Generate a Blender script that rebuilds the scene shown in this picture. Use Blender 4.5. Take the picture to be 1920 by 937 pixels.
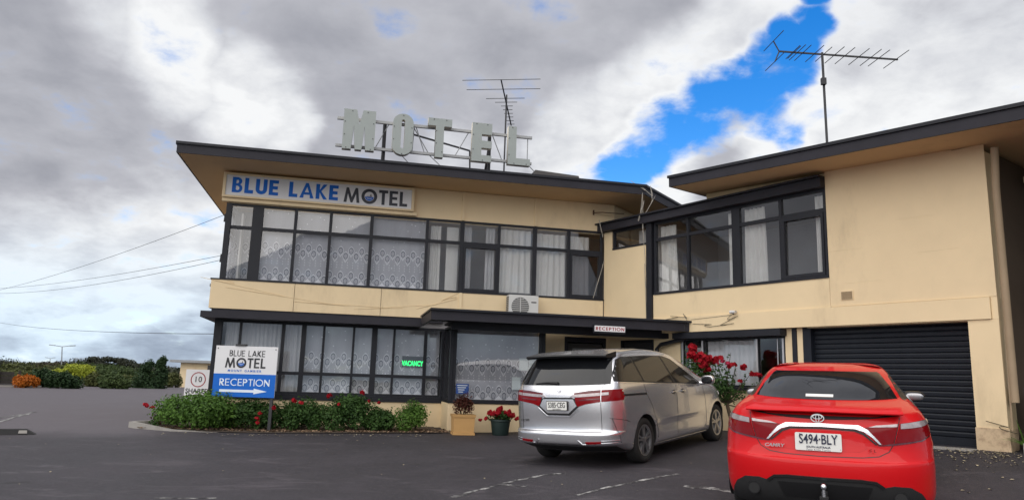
import bpy, bmesh, math, random
from mathutils import Vector, Matrix, Quaternion, noise
from mathutils.bvhtree import BVHTree
R = math.radians
random.seed(11)
for o in list(bpy.data.objects): bpy.data.objects.remove(o)
scene = bpy.context.scene
COL = scene.collection

# ------------------------------------------------------------------ camera
cd = bpy.data.cameras.new('camera'); camera = bpy.data.objects.new('camera', cd); COL.objects.link(camera)
cd.sensor_fit = 'HORIZONTAL'; cd.sensor_width = 36.0; cd.lens = 36.0*1360/1920
cd.clip_start = 0.05; cd.clip_end = 6000
camera.matrix_world = (Matrix.Translation((0, 0, 1.5)) @ Matrix.Rotation(R(90+10.17), 4, 'X') @ Matrix.Rotation(R(1.73), 4, 'Z'))
scene.camera = camera

# ------------------------------------------------------------------ node helpers
class NT:
    def __init__(s, tree): s.t = tree; s.n = tree.nodes; s.l = tree.links
    def node(s, typ, **kw):
        n = s.n.new(typ)
        for k, v in kw.items(): setattr(n, k, v)
        return n
    def put(s, sock, v):
        if v is None: return
        if hasattr(v, 'is_output') or isinstance(v, bpy.types.NodeSocket): s.l.new(v, sock)
        else: sock.default_value = v
    def m(s, op, a, b=None, c=None, clamp=False):
        n = s.node('ShaderNodeMath', operation=op, use_clamp=clamp)
        s.put(n.inputs[0], a); s.put(n.inputs[1], b); s.put(n.inputs[2], c)
        return n.outputs[0]
    def v(s, op, a, b=None, scale=None):
        n = s.node('ShaderNodeVectorMath', operation=op)
        s.put(n.inputs[0], a); s.put(n.inputs[1], b)
        if scale is not None: s.put(n.inputs['Scale'], scale)
        return n.outputs['Value'] if op in ('DOT_PRODUCT', 'LENGTH', 'DISTANCE') else n.outputs[0]
    def sep(s, a):
        n = s.node('ShaderNodeSeparateXYZ'); s.put(n.inputs[0], a); return n.outputs
    def comb(s, x, y, z):
        n = s.node('ShaderNodeCombineXYZ'); s.put(n.inputs[0], x); s.put(n.inputs[1], y); s.put(n.inputs[2], z); return n.outputs[0]
    def noise(s, vec, scale, detail=4, rough=0.55, dist=0.0):
        n = s.node('ShaderNodeTexNoise'); s.put(n.inputs['Vector'], vec)
        n.inputs['Scale'].default_value = scale; n.inputs['Detail'].default_value = detail
        n.inputs['Roughness'].default_value = rough; n.inputs['Distortion'].default_value = dist
        return n.outputs[0]
    def ramp(s, fac, stops):
        n = s.node('ShaderNodeValToRGB'); s.put(n.inputs[0], fac)
        e = n.color_ramp.elements
        while len(e) < len(stops): e.new(0.5)
        for i, (p, c) in enumerate(stops):
            e[i].position = p; e[i].color = (*c, 1) if len(c) == 3 else c
        return n.outputs[0]
    def smooth(s, x, a, b):
        n = s.node('ShaderNodeMapRange', interpolation_type='SMOOTHSTEP', clamp=True)
        s.put(n.inputs[0], x); n.inputs[1].default_value = a; n.inputs[2].default_value = b
        return n.outputs[0]
    def mix(s, f, a, b, blend='MIX'):
        n = s.node('ShaderNodeMix', data_type='RGBA', blend_type=blend)
        s.put(n.inputs[0], f)
        s.put(n.inputs[6], (*a, 1) if isinstance(a, tuple) and len(a) == 3 else a)
        s.put(n.inputs[7], (*b, 1) if isinstance(b, tuple) and len(b) == 3 else b)
        return n.outputs[2]

# ------------------------------------------------------------------ world: bright broken cloud over a blue sky
SUN_AZ, SUN_EL = -150.0, 52.0          # degrees; azimuth clockwise from +Y (behind the camera, to its left)
wd = bpy.data.worlds.new('World'); scene.world = wd; wd.use_nodes = True
w = NT(wd.node_tree); w.n.clear()
sky = w.node('ShaderNodeTexSky', sky_type='NISHITA'); sky.sun_disc = False
sky.sun_elevation = R(SUN_EL); sky.sun_rotation = R(SUN_AZ); sky.air_density = 1.0; sky.dust_density = 0.3; sky.ozone_density = 3.0
d = w.v('NORMALIZE', w.node('ShaderNodeTexCoord').outputs['Generated'])
dx, dy, dz = w.sep(d)
up = w.m('ADD', w.m('MAXIMUM', dz, 0.0), 0.30)
plane = w.comb(w.m('DIVIDE', dx, up), w.m('DIVIDE', dy, up), 0.0)       # the cloud deck seen in perspective
warp = w.node('ShaderNodeTexNoise'); w.put(warp.inputs['Vector'], plane); warp.inputs['Scale'].default_value = 3.2; warp.inputs['Detail'].default_value = 5
dw = w.v('NORMALIZE', w.v('ADD', d, w.v('SCALE', w.v('SUBTRACT', warp.outputs[1], (0.5, 0.5, 0.5)), scale=0.12)))
fine = w.noise(plane, 7.0, 8, 0.60, 0.2)
big = w.noise(plane, 1.5, 5, 0.5, 0.2)
def blobs(lst, nrm):
    tot = None
    for (c, rad, amp) in lst:
        v = Vector(c).normalized()
        ang = w.v('DOT_PRODUCT', dw, tuple(v))
        t = w.smooth(ang, math.cos(rad), math.cos(rad*0.25))
        if amp != 1: t = w.m('MULTIPLY', t, amp)
        tot = t if tot is None else w.m('MAXIMUM', tot, t)
    return tot
gap = blobs([((.367, .808, .459), .020, .75), ((.366, .824, .432), .030, .85), ((.347, .848, .402), .052, 1), ((.315, .868, .384), .058, 1), ((.283, .884, .371), .062, 1), ((.254, .899, .357), .060, 1),
             ((.223, .914, .338), .062, 1), ((.191, .929, .317), .066, 1), ((.161, .942, .295), .060, 1), ((.325, .880, .345), .045, .85), ((.347, .880, .325), .036, .7)], 1)
fluff = w.m('SUBTRACT', fine, 0.5)
mid = w.noise(plane, 3.4, 6, 0.55, 0.25)
gapm = w.smooth(w.m('ADD', gap, w.m('ADD', w.m('MULTIPLY', fluff, 2.3), w.m('MULTIPLY', w.m('SUBTRACT', mid, 0.5), 1.2))), 0.14, 0.98)
far_gap = w.smooth(w.m('ADD', big, w.m('MULTIPLY', fluff, 0.35)), 0.66, 0.74)
white = blobs([((-.458, .79, .41), .09, .6), ((-.416, .83, .385), .085, .95), ((-.335, .88, .34), .085, 1), ((-.30, .905, .31), .05, .9), ((.062, .953, .290), .08, .75), ((.145, .92, .345), .085, .8),
               ((.24, .877, .41), .085, .7), ((.28, .84, .455), .08, .6), ((.198, .943, .262), .065, 1), ((.39, .85, .35), .07, .8), ((.34, .895, .30), .08, .9), ((.46, .84, .29), .12, .8), ((.50, .80, .36), .17, .75), ((.43, .79, .44), .13, .7), ((.33, .82, .47), .08, .7), ((.20, .90, .38), .10, .8), ((.10, .94, .33), .09, .7),
               ((-.44, .88, .135), .12, .75), ((-.53, .84, .10), .13, .65), ((-.35, .92, .19), .10, .65), ((-.05, .95, .29), .09, .55)], 1)
dark = blobs([((-.53, .80, .30), .20, 1), ((-.49, .85, .20), .12, .8), ((-.12, .90, .42), .26, 1), ((-.3, .93, .24), .14, .7), ((.60, .70, .40), .16, .3)], 1)
tone = w.m('ADD', w.m('ADD', w.m('MULTIPLY', big, 0.30), w.m('MULTIPLY', w.m('SUBTRACT', mid, 0.40), 0.55)), w.m('MULTIPLY', fluff, 0.32))
tone = w.m('ADD', tone, 0.15)
tone = w.m('ADD', tone, w.m('MULTIPLY', w.m('MULTIPLY', white, w.m('ADD', fine, 0.55)), 0.44))
tone = w.m('SUBTRACT', tone, w.m('MULTIPLY', dark, 0.05))
tone = w.m('ADD', tone, w.m('MULTIPLY', w.smooth(gap, 0.05, 0.5), 0.16))
streak = w.noise(w.comb(w.m('MULTIPLY', dx, 5.0), w.m('MULTIPLY', dy, 5.0), w.m('MULTIPLY', dz, 14.0)), 1.7, 7, 0.55)
low = w.smooth(dz, 0.20, 0.02)
tone = w.m('ADD', tone, w.m('MULTIPLY', low, w.m('MULTIPLY', w.m('SUBTRACT', streak, 0.40), 1.1)))
cloudcol = w.ramp(tone, [(0.02, (1.25, 1.29, 1.48)), (0.22, (1.75, 1.79, 2.0)), (0.38, (2.30, 2.33, 2.54)), (0.54, (3.1, 3.17, 3.35)), (0.76, (4.2, 4.25, 4.3))])
cloudcol = w.mix(w.m('MULTIPLY', low, 0.75), cloudcol, w.mix(1.0, cloudcol, (.80, 1.0, 1.17), 'MULTIPLY'))
hsv = w.node('ShaderNodeHueSaturation'); w.put(hsv.inputs['Color'], sky.outputs[0]); hsv.inputs['Saturation'].default_value = 1.42; hsv.inputs['Value'].default_value = .98
hsv.inputs['Hue'].default_value = 0.507
mask = w.m('MAXIMUM', gapm, w.m('MULTIPLY', far_gap, 0.0))
col = w.mix(mask, cloudcol, hsv.outputs[0])
bg = w.node('ShaderNodeBackground'); w.put(bg.inputs[0], col); bg.inputs[1].default_value = 0.1
out = w.node('ShaderNodeOutputWorld'); w.l.new(bg.outputs[0], out.inputs[0])

# ------------------------------------------------------------------ the sun, veiled by cloud
sl = bpy.data.lights.new('sun', 'SUN'); sl.energy = 1.5; sl.angle = R(105); sl.color = (1.0, .955, .89)
sun = bpy.data.objects.new('sun', sl); COL.objects.link(sun)
sd = Vector((math.sin(R(SUN_AZ))*math.cos(R(SUN_EL)), math.cos(R(SUN_AZ))*math.cos(R(SUN_EL)), math.sin(R(SUN_EL))))
sun.rotation_euler = sd.to_track_quat('Z', 'Y').to_euler(); sun.location = sd*40
vs = scene.view_settings; vs.view_transform = 'Standard'; vs.look = 'None'; vs.exposure = 1.15; vs.gamma = 1.0; vs.use_curve_mapping = False
scene.render.engine = 'CYCLES'
scene.cycles.transparent_max_bounces = 24; scene.cycles.max_bounces = 7

# ------------------------------------------------------------------ materials
MATS = {}
def base_mat(name):
    m = bpy.data.materials.new(name); m.use_nodes = True
    t = NT(m.node_tree); b = t.n['Principled BSDF']; MATS[name] = m
    return m, t, b
def mat(name, col, rough=0.6, metal=0.0, var=0.12, scale=3.0, bump=0.0, bscale=60.0, spec=0.5, coat=0.0, dirt=None, island=0.0, detail=5, transl=0.0):
    m, t, b = base_mat(name)
    tc = t.node('ShaderNodeTexCoord').outputs['Object']
    n = t.noise(tc, scale, detail, 0.6)
    f = t.m('ADD', t.m('MULTIPLY', t.m('SUBTRACT', n, 0.5), 2*var), 1.0)
    if island:
        isl = t.node('ShaderNodeNewGeometry').outputs['Random Per Island']
        f = t.m('MULTIPLY', f, t.m('ADD', t.m('MULTIPLY', t.m('SUBTRACT', isl, 0.5), 2*island), 1.0))
    c = t.mix(1.0, col, t.comb(f, f, f), 'MULTIPLY')
    if dirt:
        dn = t.smooth(t.noise(t.v('MULTIPLY', tc, (1, 1, .35)), dirt[1], 7, 0.7), dirt[2], dirt[3])
        c = t.mix(t.m('MULTIPLY', dn, dirt[4]), c, dirt[0])
    t.put(b.inputs['Base Color'], c)
    b.inputs['Roughness'].default_value = rough; b.inputs['Metallic'].default_value = metal
    b.inputs['Specular IOR Level'].default_value = spec
    if coat: b.inputs['Coat Weight'].default_value = coat; b.inputs['Coat Roughness'].default_value = 0.03
    if bump:
        bn = t.node('ShaderNodeBump'); bn.inputs['Strength'].default_value = bump; bn.inputs['Distance'].default_value = 0.01
        t.put(bn.inputs['Height'], t.noise(tc, bscale, 4, 0.6)); t.l.new(bn.outputs[0], b.inputs['Normal'])
    if transl:
        tr = t.node('ShaderNodeBsdfTranslucent'); t.put(tr.inputs[0], c)
        mx = t.node('ShaderNodeMixShader'); mx.inputs[0].default_value = transl
        t.l.new(b.outputs[0], mx.inputs[1]); t.l.new(tr.outputs[0], mx.inputs[2])
        t.l.new(mx.outputs[0], t.n['Material Output'].inputs[0])
    return m
def glass(name, tint, refl=1.0, wobble=0.02, ior=1.5):
    m = bpy.data.materials.new(name); m.use_nodes = True; t = NT(m.node_tree); t.n.clear(); MATS[name] = m
    tc = t.node('ShaderNodeTexCoord').outputs['Object']
    bn = t.node('ShaderNodeBump'); bn.inputs['Strength'].default_value = wobble; bn.inputs['Distance'].default_value = 0.05
    t.put(bn.inputs['Height'], t.noise(tc, 2.2, 2, 0.5))
    tr = t.node('ShaderNodeBsdfTransparent'); tr.inputs[0].default_value = (*tint, 1)
    gl = t.node('ShaderNodeBsdfGlossy'); gl.inputs['Roughness'].default_value = 0.015; t.l.new(bn.outputs[0], gl.inputs['Normal'])
    fr = t.node('ShaderNodeFresnel'); fr.inputs[0].default_value = ior
    mx = t.node('ShaderNodeMixShader'); ge = t.node('ShaderNodeNewGeometry')
    t.put(mx.inputs[0], t.m('MULTIPLY', t.m('MULTIPLY', fr.outputs[0], refl, clamp=True), t.m('SUBTRACT', 1.0, ge.outputs['Backfacing'])))
    t.l.new(tr.outputs[0], mx.inputs[1]); t.l.new(gl.outputs[0], mx.inputs[2])
    o = t.node('ShaderNodeOutputMaterial'); t.l.new(mx.outputs[0], o.inputs[0])
    return m
def emit(name, col, strength):
    m, t, b = base_mat(name)
    b.inputs['Base Color'].default_value = (*[c*.3 for c in col], 1)
    b.inputs['Emission Color'].default_value = (*col, 1); b.inputs['Emission Strength'].default_value = strength
    return m
DIRT = ((.26, .19, .11), .9, 0.52, 0.82, 0.45)
mat('cream', (.79, .63, .40), .75, var=.09, scale=1.3, bump=.10, bscale=35, dirt=DIRT)
mat('cream_board', (.775, .615, .39), .75, var=.09, scale=1.6, bump=.10, bscale=30, dirt=DIRT)
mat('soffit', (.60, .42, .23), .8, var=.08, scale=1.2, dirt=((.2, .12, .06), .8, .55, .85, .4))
mat('charcoal', (.019, .020, .026), .42, var=.25, scale=4, spec=.25, bump=.05)
mat('charcoal_roof', (.026, .025, .033), .55, var=.3, scale=3, bump=.05, spec=.25)
mat('shutter', (.013, .016, .023), .45, var=.35, scale=3, spec=.25)
mat('interior', (.45, .44, .45), .9, var=.1)
mat('interior_dark', (.07, .065, .06), .9, var=.2)
mat('white_sign', (.72, .72, .74), .45, var=.04)
mat('sign_blue', (.012, .135, .56), .5, spec=.2, var=.04)
mat('sign_black', (.018, .018, .024), .45)
mat('sign_dark', (.030, .032, .045), .45)
mat('arrow_pale', (.72, .80, .90), .5)
mat('alu', (.58, .58, .60), .4, metal=.6, var=.05)
mat('galv', (.30, .31, .32), .5, metal=.5, var=.15, scale=8)
mat('letter_face', (.33, .365, .355), .55, var=.08, scale=5, dirt=((.22, .2, .17), 6, .6, .85, .4))
mat('letter_side', (.62, .58, .50), .6, var=.1)
mat('letter_rail', (.36, .37, .38), .5, var=.1, scale=6)
mat('rust', (.11, .055, .03), .8, var=.3, scale=10)
mat('steel_dark', (.03, .03, .034), .5, var=.2)
mat('plastic_white', (.60, .60, .59), .5, var=.05, scale=5)
mat('plastic_dark', (.02, .02, .022), .5)
mat('cable_pale', (.42, .39, .34), .6)
mat('red_paint', (.30, .010, .018), .45)
mat('green_led', (.02, .8, .18), .5)
mat('lead', (.012, .012, .013), .6)
mat('paper', (.66, .73, .74), .8, var=.03)
mat('notice_blue', (.02, .07, .28), .5, var=.1)
glass('window_glass', (.965, .97, .975), 3.4, .012)
glass('window_dark', (.70, .70, .72), 2.8, .012)
emit('led_green', (.01, .85, .16), 1.1)

# ------------------------------------------------------------------ mesh building
class Frame:                        # s along, z up, o outwards (towards the forecourt)
    def __init__(f, org, u, nout): f.o = Vector(org); f.u = Vector(u).normalized(); f.n = Vector(nout).normalized(); f.z = Vector((0, 0, 1))
    def p(f, s, z, o=0.0): return f.o + f.u*s + f.z*z + f.n*o
U1 = Vector((.97591676, .21814324, 0)); N1 = Vector((.21814324, -.97591676, 0))
U2 = Vector((.59482279, -.80385686, 0)); N2 = Vector((-.80385686, -.59482279, 0))
J = Vector((2.2391964, 17.5005197, 0))
F1 = Frame(J, U1, N1); F2 = Frame(J, U2, N2)
FW = Frame((0, 0, 0), (1, 0, 0), (0, -1, 0))
class MB:
    def __init__(s): s.v = []; s.f = []; s.mi = []; s.uv = {}; s.cur = 0
    def add(s, vs, fs):
        b = len(s.v); s.v += [Vector(v) for v in vs]; s.f += [[b+i for i in f] for f in fs]; s.mi += [s.cur]*len(fs); return s
    def box(s, fr, s0, s1, z0, z1, o0, o1):
        P = [fr.p(a, z, o) for z in (z0, z1) for o in (o0, o1) for a in (s0, s1)]
        return s.add(P, [(0, 1, 3, 2), (4, 6, 7, 5), (0, 4, 5, 1), (2, 3, 7, 6), (0, 2, 6, 4), (1, 5, 7, 3)])
    def prism(s, fr, pts, o0, o1):
        n = len(pts); P = [fr.p(a, z, o0) for a, z in pts]+[fr.p(a, z, o1) for a, z in pts]
        return s.add(P, [tuple(range(n)), tuple(range(2*n-1, n-1, -1))]+[(i, n+i, n+(i+1) % n, (i+1) % n) for i in range(n)])
    def slab(s, pts, z0, z1):                     # plan polygon, z may be a function of (x, y)
        n = len(pts); f0 = z0 if callable(z0) else (lambda x, y: z0); f1 = z1 if callable(z1) else (lambda x, y: z1)
        P = [Vector((p[0], p[1], f0(p[0], p[1]))) for p in pts]+[Vector((p[0], p[1], f1(p[0], p[1]))) for p in pts]
        return s.add(P, [tuple(range(n-1, -1, -1)), tuple(range(n, 2*n))]+[(i, (i+1) % n, n+(i+1) % n, n+i) for i in range(n)])
    def tube(s, pts, r, n=8, cap=True):
        pts = [Vector(p) for p in pts]; rs = r if isinstance(r, (list, tuple)) else [r]*len(pts)
        b = len(s.v); prev = None
        for i, p in enumerate(pts):
            t = (pts[min(i+1, len(pts)-1)]-pts[max(i-1, 0)]).normalized()
            if prev is None:
                a = t.orthogonal().normalized()
            else: a = (prev-t*prev.dot(t)).normalized()
            prev = a; c = t.cross(a)
            for k in range(n):
                q = 2*math.pi*k/n; s.v.append(p+(a*math.cos(q)+c*math.sin(q))*rs[i])
        for i in range(len(pts)-1):
            for k in range(n):
                s.f.append([b+i*n+k, b+i*n+(k+1) % n, b+(i+1)*n+(k+1) % n, b+(i+1)*n+k]); s.mi.append(s.cur)
        if cap:
            s.f.append([b+k for k in range(n-1, -1, -1)]); s.f.append([b+(len(pts)-1)*n+k for k in range(n)]); s.mi += [s.cur]*2
        return s
    def bar(s, a, b, w, h=None, upv=(0, 0, 1)):   # rectangular bar between two points
        a = Vector(a); b = Vector(b); t = (b-a).normalized(); h = h or w
        x = t.cross(Vector(upv)); x = x.normalized() if x.length > 1e-4 else t.orthogonal().normalized(); y = x.cross(t)
        P = [q+x*sx*w/2+y*sy*h/2 for q in (a, b) for sx, sy in ((-1, -1), (1, -1), (1, 1), (-1, 1))]
        return s.add(P, [(3, 2, 1, 0), (4, 5, 6, 7), (0, 1, 5, 4), (1, 2, 6, 5), (2, 3, 7, 6), (3, 0, 4, 7)])
    def lathe(s, c, prof, n=24, axis='Z', ph=0.0):
        b = len(s.v); c = Vector(c)
        for (r, h) in prof:
            for k in range(n):
                q = 2*math.pi*k/n+ph
                if axis == 'Z': s.v.append(c+Vector((r*math.cos(q), r*math.sin(q), h)))
                else: s.v.append(c+Vector((h, r*math.cos(q), r*math.sin(q))))
        m = len(prof)
        for i in range(m-1):
            for k in range(n):
                s.f.append([b+i*n+k, b+i*n+(k+1) % n, b+(i+1)*n+(k+1) % n, b+(i+1)*n+k]); s.mi.append(s.cur)
        s.f.append([b+k for k in range(n-1, -1, -1)]); s.f.append([b+(m-1)*n+k for k in range(n)]); s.mi += [s.cur]*2
        return s
    def mesh(s, name, mats, smooth=None):
        me = bpy.data.meshes.new(name); me.from_pydata([tuple(v) for v in s.v], [], s.f)
        for m in (mats if isinstance(mats, (list, tuple)) else [mats]): me.materials.append(MATS[m] if isinstance(m, str) else m)
        if any(s.mi): me.polygons.foreach_set('material_index', s.mi)
        if smooth is not None:
            me.polygons.foreach_set('use_smooth', [True]*len(me.polygons)); me.set_sharp_from_angle(angle=R(smooth))
        me.update(); return me
    def build(s, name, mats, parent=None, smooth=None, fix=True, **tags):
        me = s.mesh(name, mats, smooth)
        if fix:
            bm = bmesh.new(); bm.from_mesh(me); bmesh.ops.recalc_face_normals(bm, faces=bm.faces); bm.to_mesh(me); bm.free()
        return link(name, me, parent, **tags)
def link(name, data, parent=None, loc=None, rot=None, **tags):
    o = bpy.data.objects.new(name, data); COL.objects.link(o)
    if parent is not None:
        o.parent = parent
        if loc is None: o.matrix_parent_inverse = WM(parent).inverted()
    if loc is not None: o.location = loc
    if rot is not None: o.rotation_euler = rot
    for k, v in tags.items(): o[k] = v
    return o
def WM(o):                           # world matrix without waiting for the depsgraph
    m = Matrix.LocRotScale(o.location, o.rotation_euler, o.scale)
    return WM(o.parent) @ o.matrix_parent_inverse @ m if o.parent else m
def thing(name, loc, label, category, group=None, rotz=0.0):
    o = bpy.data.objects.new(name, None); COL.objects.link(o); o.location = loc; o.rotation_euler = (0, 0, rotz)
    o.empty_display_size = .2
    tag(o, label, category, group); return o
def tag(o, label=None, category=None, group=None, kind=None):
    if label: o['label'] = label
    if category: o['category'] = category
    if group: o['group'] = group
    if kind: o['kind'] = kind
    return o
def sstep(x, a, b):
    t = min(1, max(0, (x-a)/(b-a))); return t*t*(3-2*t)
def G(x, y):                         # height of the forecourt
    if y < 15: b = .0255*y
    elif y < 21: t = (y-15)/6; b = .3825+.0255*6*(t-t*t/2)
    else: b = .459
    b -= .17*sstep(y, 30, 62)
    b = max(b, -.35)
    xx = math.sqrt(x*x+.16)/2+x/2 if x < 12 else 12+(x-12)*.2
    g = b+.062*min(xx, 12)*sstep(y, 3, 11)
    dx_, dy_ = x-3.8, y-8.85; k = math.exp(-(dx_*dx_+dy_*dy_)/9)
    g -= k*(.05+.03*(dx_*.9135-dy_*.4067))
    return g-.045*math.exp(-((x-2.0)**2+(y-11.8)**2)/6)

# ------------------------------------------------------------------ lettering
def text_mesh(body, size, extrude=.002, offset=0.0, align='CENTER', space=1.0):
    cu = bpy.data.curves.new('t', 'FONT'); cu.body = body; cu.size = size; cu.extrude = extrude; cu.offset = offset
    cu.align_x = align; cu.align_y = 'CENTER'; cu.space_character = space; cu.resolution_u = 3
    return curve_mesh(cu)
def curve_mesh(cu):
    o = bpy.data.objects.new('t', cu); COL.objects.link(o)
    me = bpy.data.meshes.new_from_object(o.evaluated_get(bpy.context.evaluated_depsgraph_get()))
    bpy.data.objects.remove(o); bpy.data.curves.remove(cu); return me
def place(me, fr, s, z, o, sx=1.0, sz=1.0, name='lettering', m='sign_black', parent=None, shear=0.0, **tags):
    M = Matrix(((fr.u.x*sx, fr.z.x*sz, fr.n.x, 0), (fr.u.y*sx, fr.z.y*sz, fr.n.y, 0), (fr.u.z*sx, fr.z.z*sz, fr.n.z, 0), (0, 0, 0, 1)))
    if shear: M = M @ Matrix(((1, shear, 0, 0), (0, 1, 0, 0), (0, 0, 1, 0), (0, 0, 0, 1)))
    me.transform(Matrix.Translation(fr.p(s, z, o)) @ M); me.materials.clear(); me.materials.append(MATS[m])
    me.name = name
    return link(name, me, parent, **tags)
def arc(cx, cy, rx, ry, a0, a1, n=14): return [(cx+rx*math.cos(R(a0+(a1-a0)*i/n)), cy+ry*math.sin(R(a0+(a1-a0)*i/n))) for i in range(n+1)]
def glyph(ch, t=.19):                # geometric capitals, height 1; returns (width, outlines)
    if ch == 'L': return .52, [[(0, 0), (.5, 0), (.5, t), (t, t), (t, 1), (0, 1)]]
    if ch == 'E':
        k = t*.92; return .56, [[(0, 0), (.54, 0), (.54, k), (t, k), (t, .5-k/2), (.5, .5-k/2), (.5, .5+k/2), (t, .5+k/2), (t, 1-k), (.54, 1-k), (.54, 1), (0, 1)]]
    if ch == 'T': return .58, [[(.29-t/2, 0), (.29+t/2, 0), (.29+t/2, 1-t), (.58, 1-t), (.58, 1), (0, 1), (0, 1-t), (.29-t/2, 1-t)]]
    if ch == 'I': return t, [[(0, 0), (t, 0), (t, 1), (0, 1)]]
    if ch == 'N': return .72, [[(0, 0), (t*.9, 0), (t*.9, .66), (.72-t*.9, 0), (.72, 0), (.72, 1), (.72-t*.9, 1), (.72-t*.9, .36), (t*.9, 1), (0, 1)]]
    if ch == 'K': return .68, [[(0, 0), (t, 0), (t, .44), (.45, 0), (.69, 0), (.32, .53), (.66, 1), (.43, 1), (t, .62), (t, 1), (0, 1)]]
    if ch == 'M': return 1.0, [[(0, 0), (t*.95, 0), (.245, .60), (.44, 0), (.56, 0), (.755, .60), (1-t*.95, 0), (1, 0), (.86, 1), (.71, 1), (.5, .36), (.29, 1), (.14, 1)]]
    if ch == 'A': return .84, [[(0, 0), (t*1.02, 0), (.245, .22), (.595, .22), (.84-t*1.02, 0), (.84, 0), (.50, 1), (.34, 1)], [(.30, .38), (.54, .38), (.42, .74)]]
    if ch == 'U': return .66, [[(0, 1), (0, .33)]+arc(.33, .33, .33, .33, 180, 360)+[(.66, .33), (.66, 1), (.66-t, 1), (.66-t, .33)]+arc(.33, .33, .33-t, .33-t, 0, -180)+[(t, .33), (t, 1)]]
    if ch == 'O': return 1.0, [arc(.5, .5, .5, .51, 0, 360, 40)[:-1], arc(.5, .5, .5-t, .51-t, 0, 360, 40)[:-1]]
    if ch == 'C': return .84, [arc(.5, .5, .5, .51, 48, 312, 30)+arc(.5, .5, .5-t, .51-t, 312, 48, 30)]
    if ch == 'B':
        return .60, [[(0, 0), (.32, 0)]+arc(.32, .285, .27, .285, -90, 62, 12)+arc(.29, .745, .255, .255, -35, 90, 12)+[(0, 1)],
                     [(t, t*.85), (t, .44), (.30, .44)]+arc(.30, .29, .12, .14, 80, -90, 8), [(t, .58), (t, 1-t*.85), (.28, 1-t*.85)]+arc(.28, .72, .09, .12, 80, -90, 8)]
    if ch in 'PR':
        bowl = [(.27, 1-t*.85)]+arc(.28, .72, .10, .13, 85, -85, 8)+[(.27, .585)]
        hole = [(t, .585), (t, 1-t*.85)]+bowl
        if ch == 'P': return .58, [[(0, 0), (t, 0), (t, .42), (.28, .42)]+arc(.28, .71, .29, .29, -90, 90, 14)+[(0, 1)], hole]
        return .62, [[(0, 0), (t, 0), (t, .40), (.40, 0), (.63, 0), (.36, .435)]+arc(.29, .71, .28, .29, -62, 90, 14)+[(0, 1)], hole]
    return .3, []
def outline_mesh(outs, extrude):
    cu = bpy.data.curves.new('g', 'CURVE'); cu.dimensions = '2D'; cu.fill_mode = 'BOTH'; cu.extrude = extrude
    for pts in outs:
        q = [pts[0]]
        for p in pts[1:]:
            if math.hypot(p[0]-q[-1][0], p[1]-q[-1][1]) > 1e-4: q.append(p)
        sp = cu.splines.new('POLY'); sp.points.add(len(q)-1); sp.use_cyclic_u = True
        for i, p in enumerate(q): sp.points[i].co = (p[0], p[1], 0, 1)
    return curve_mesh(cu)
def word(txt, fr, s0, z0, o, h, width, m, parent, t=.19, gap=.14, extrude=.002, name='letter'):
    ws = [glyph(c, t)[0] if c != ' ' else .38 for c in txt]; tot = sum(ws)+gap*(len(txt)-1); k = width/tot; x = s0; spots = []
    for c, wd_ in zip(txt, ws):
        spots.append(x)
        if c != ' ':
            me = outline_mesh([[(px*k, pz*h) for px, pz in ol] for ol in glyph(c, t)[1]], extrude)
            place(me, fr, x, z0, o, name=name, m=m, parent=parent)
        x += (wd_+gap)*k
    return spots, k
# ================================================================== GROUND
def sheet(name, xs, ys, dz, m, keep=None):
    v = []; f = []; nx = len(xs)
    for y in ys:
        for x in xs: v.append((x, y, G(x, y)+dz))
    for j in range(len(ys)-1):
        for i in range(nx-1): f.append((j*nx+i, j*nx+i+1, (j+1)*nx+i+1, (j+1)*nx+i))
    mb = MB(); mb.add(v, f); return mb.build(name, m, smooth=180, fix=False)
def lin(a, b, n): return [a+(b-a)*i/n for i in range(n+1)]
m, t, b = base_mat('asphalt')
tc = t.node('ShaderNodeTexCoord').outputs['Object']
n1 = t.noise(tc, .35, 6, .62, .4); n2 = t.noise(t.v('MULTIPLY', tc, (1, .45, 1)), 1.8, 6, .7); n3 = t.noise(tc, 90, 3, .7); n4 = t.noise(tc, 14, 5, .7)
c = t.ramp(t.m('ADD', t.m('MULTIPLY', n1, .62), t.m('MULTIPLY', n2, .38)), [(.32, (.018, .017, .0205)), (.5, (.0265, .0248, .0292)), (.66, (.041, .038, .0435))])
c = t.mix(t.m('MULTIPLY', t.smooth(n4, .50, .72), .5), c, (.066, .060, .065))
n5 = t.noise(t.v('MULTIPLY', tc, (.5, 1.3, 1)), 1.1, 8, .74, 1.2)
c = t.mix(t.m('MULTIPLY', t.smooth(n5, .53, .72), .8), c, (.095, .088, .093))
c = t.mix(t.m('MULTIPLY', t.smooth(n5, .42, .28), .55), c, (.018, .017, .019))
n6 = t.noise(tc, 26, 4, .75)
c = t.mix(t.m('MULTIPLY', t.smooth(n6, .58, .70), .55), c, (.085, .08, .085))
c = t.mix(t.m('MULTIPLY', t.smooth(n6, .42, .30), .6), c, (.012, .011, .013))
c = t.mix(t.m('MULTIPLY', t.smooth(t.noise(tc, 1.7, 3, .45), .70, .76), .75), c, (.010, .010, .011))
c = t.mix(t.smooth(n3, .64, .74), c, (.13, .125, .12))
c = t.mix(t.smooth(n3, .40, .30), c, (.016, .016, .017))
ax_, ay_, az_ = t.sep(tc)          # older access road asphalt, painted paler also for the open sky's light there
old_skylit = t.m('MULTIPLY', t.smooth(t.m('ADD', ay_, t.m('MULTIPLY', t.m('SUBTRACT', n1, .5), 3.0)), 12.2, 14.2), t.smooth(ax_, -5.2, -7.2))
c = t.mix(t.m('MULTIPLY', old_skylit, .75), c, t.mix(n2, (.085, .080, .084), (.125, .117, .122)))
c = t.mix(1.0, c, (1.03, .97, 1.06), 'MULTIPLY')
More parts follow.
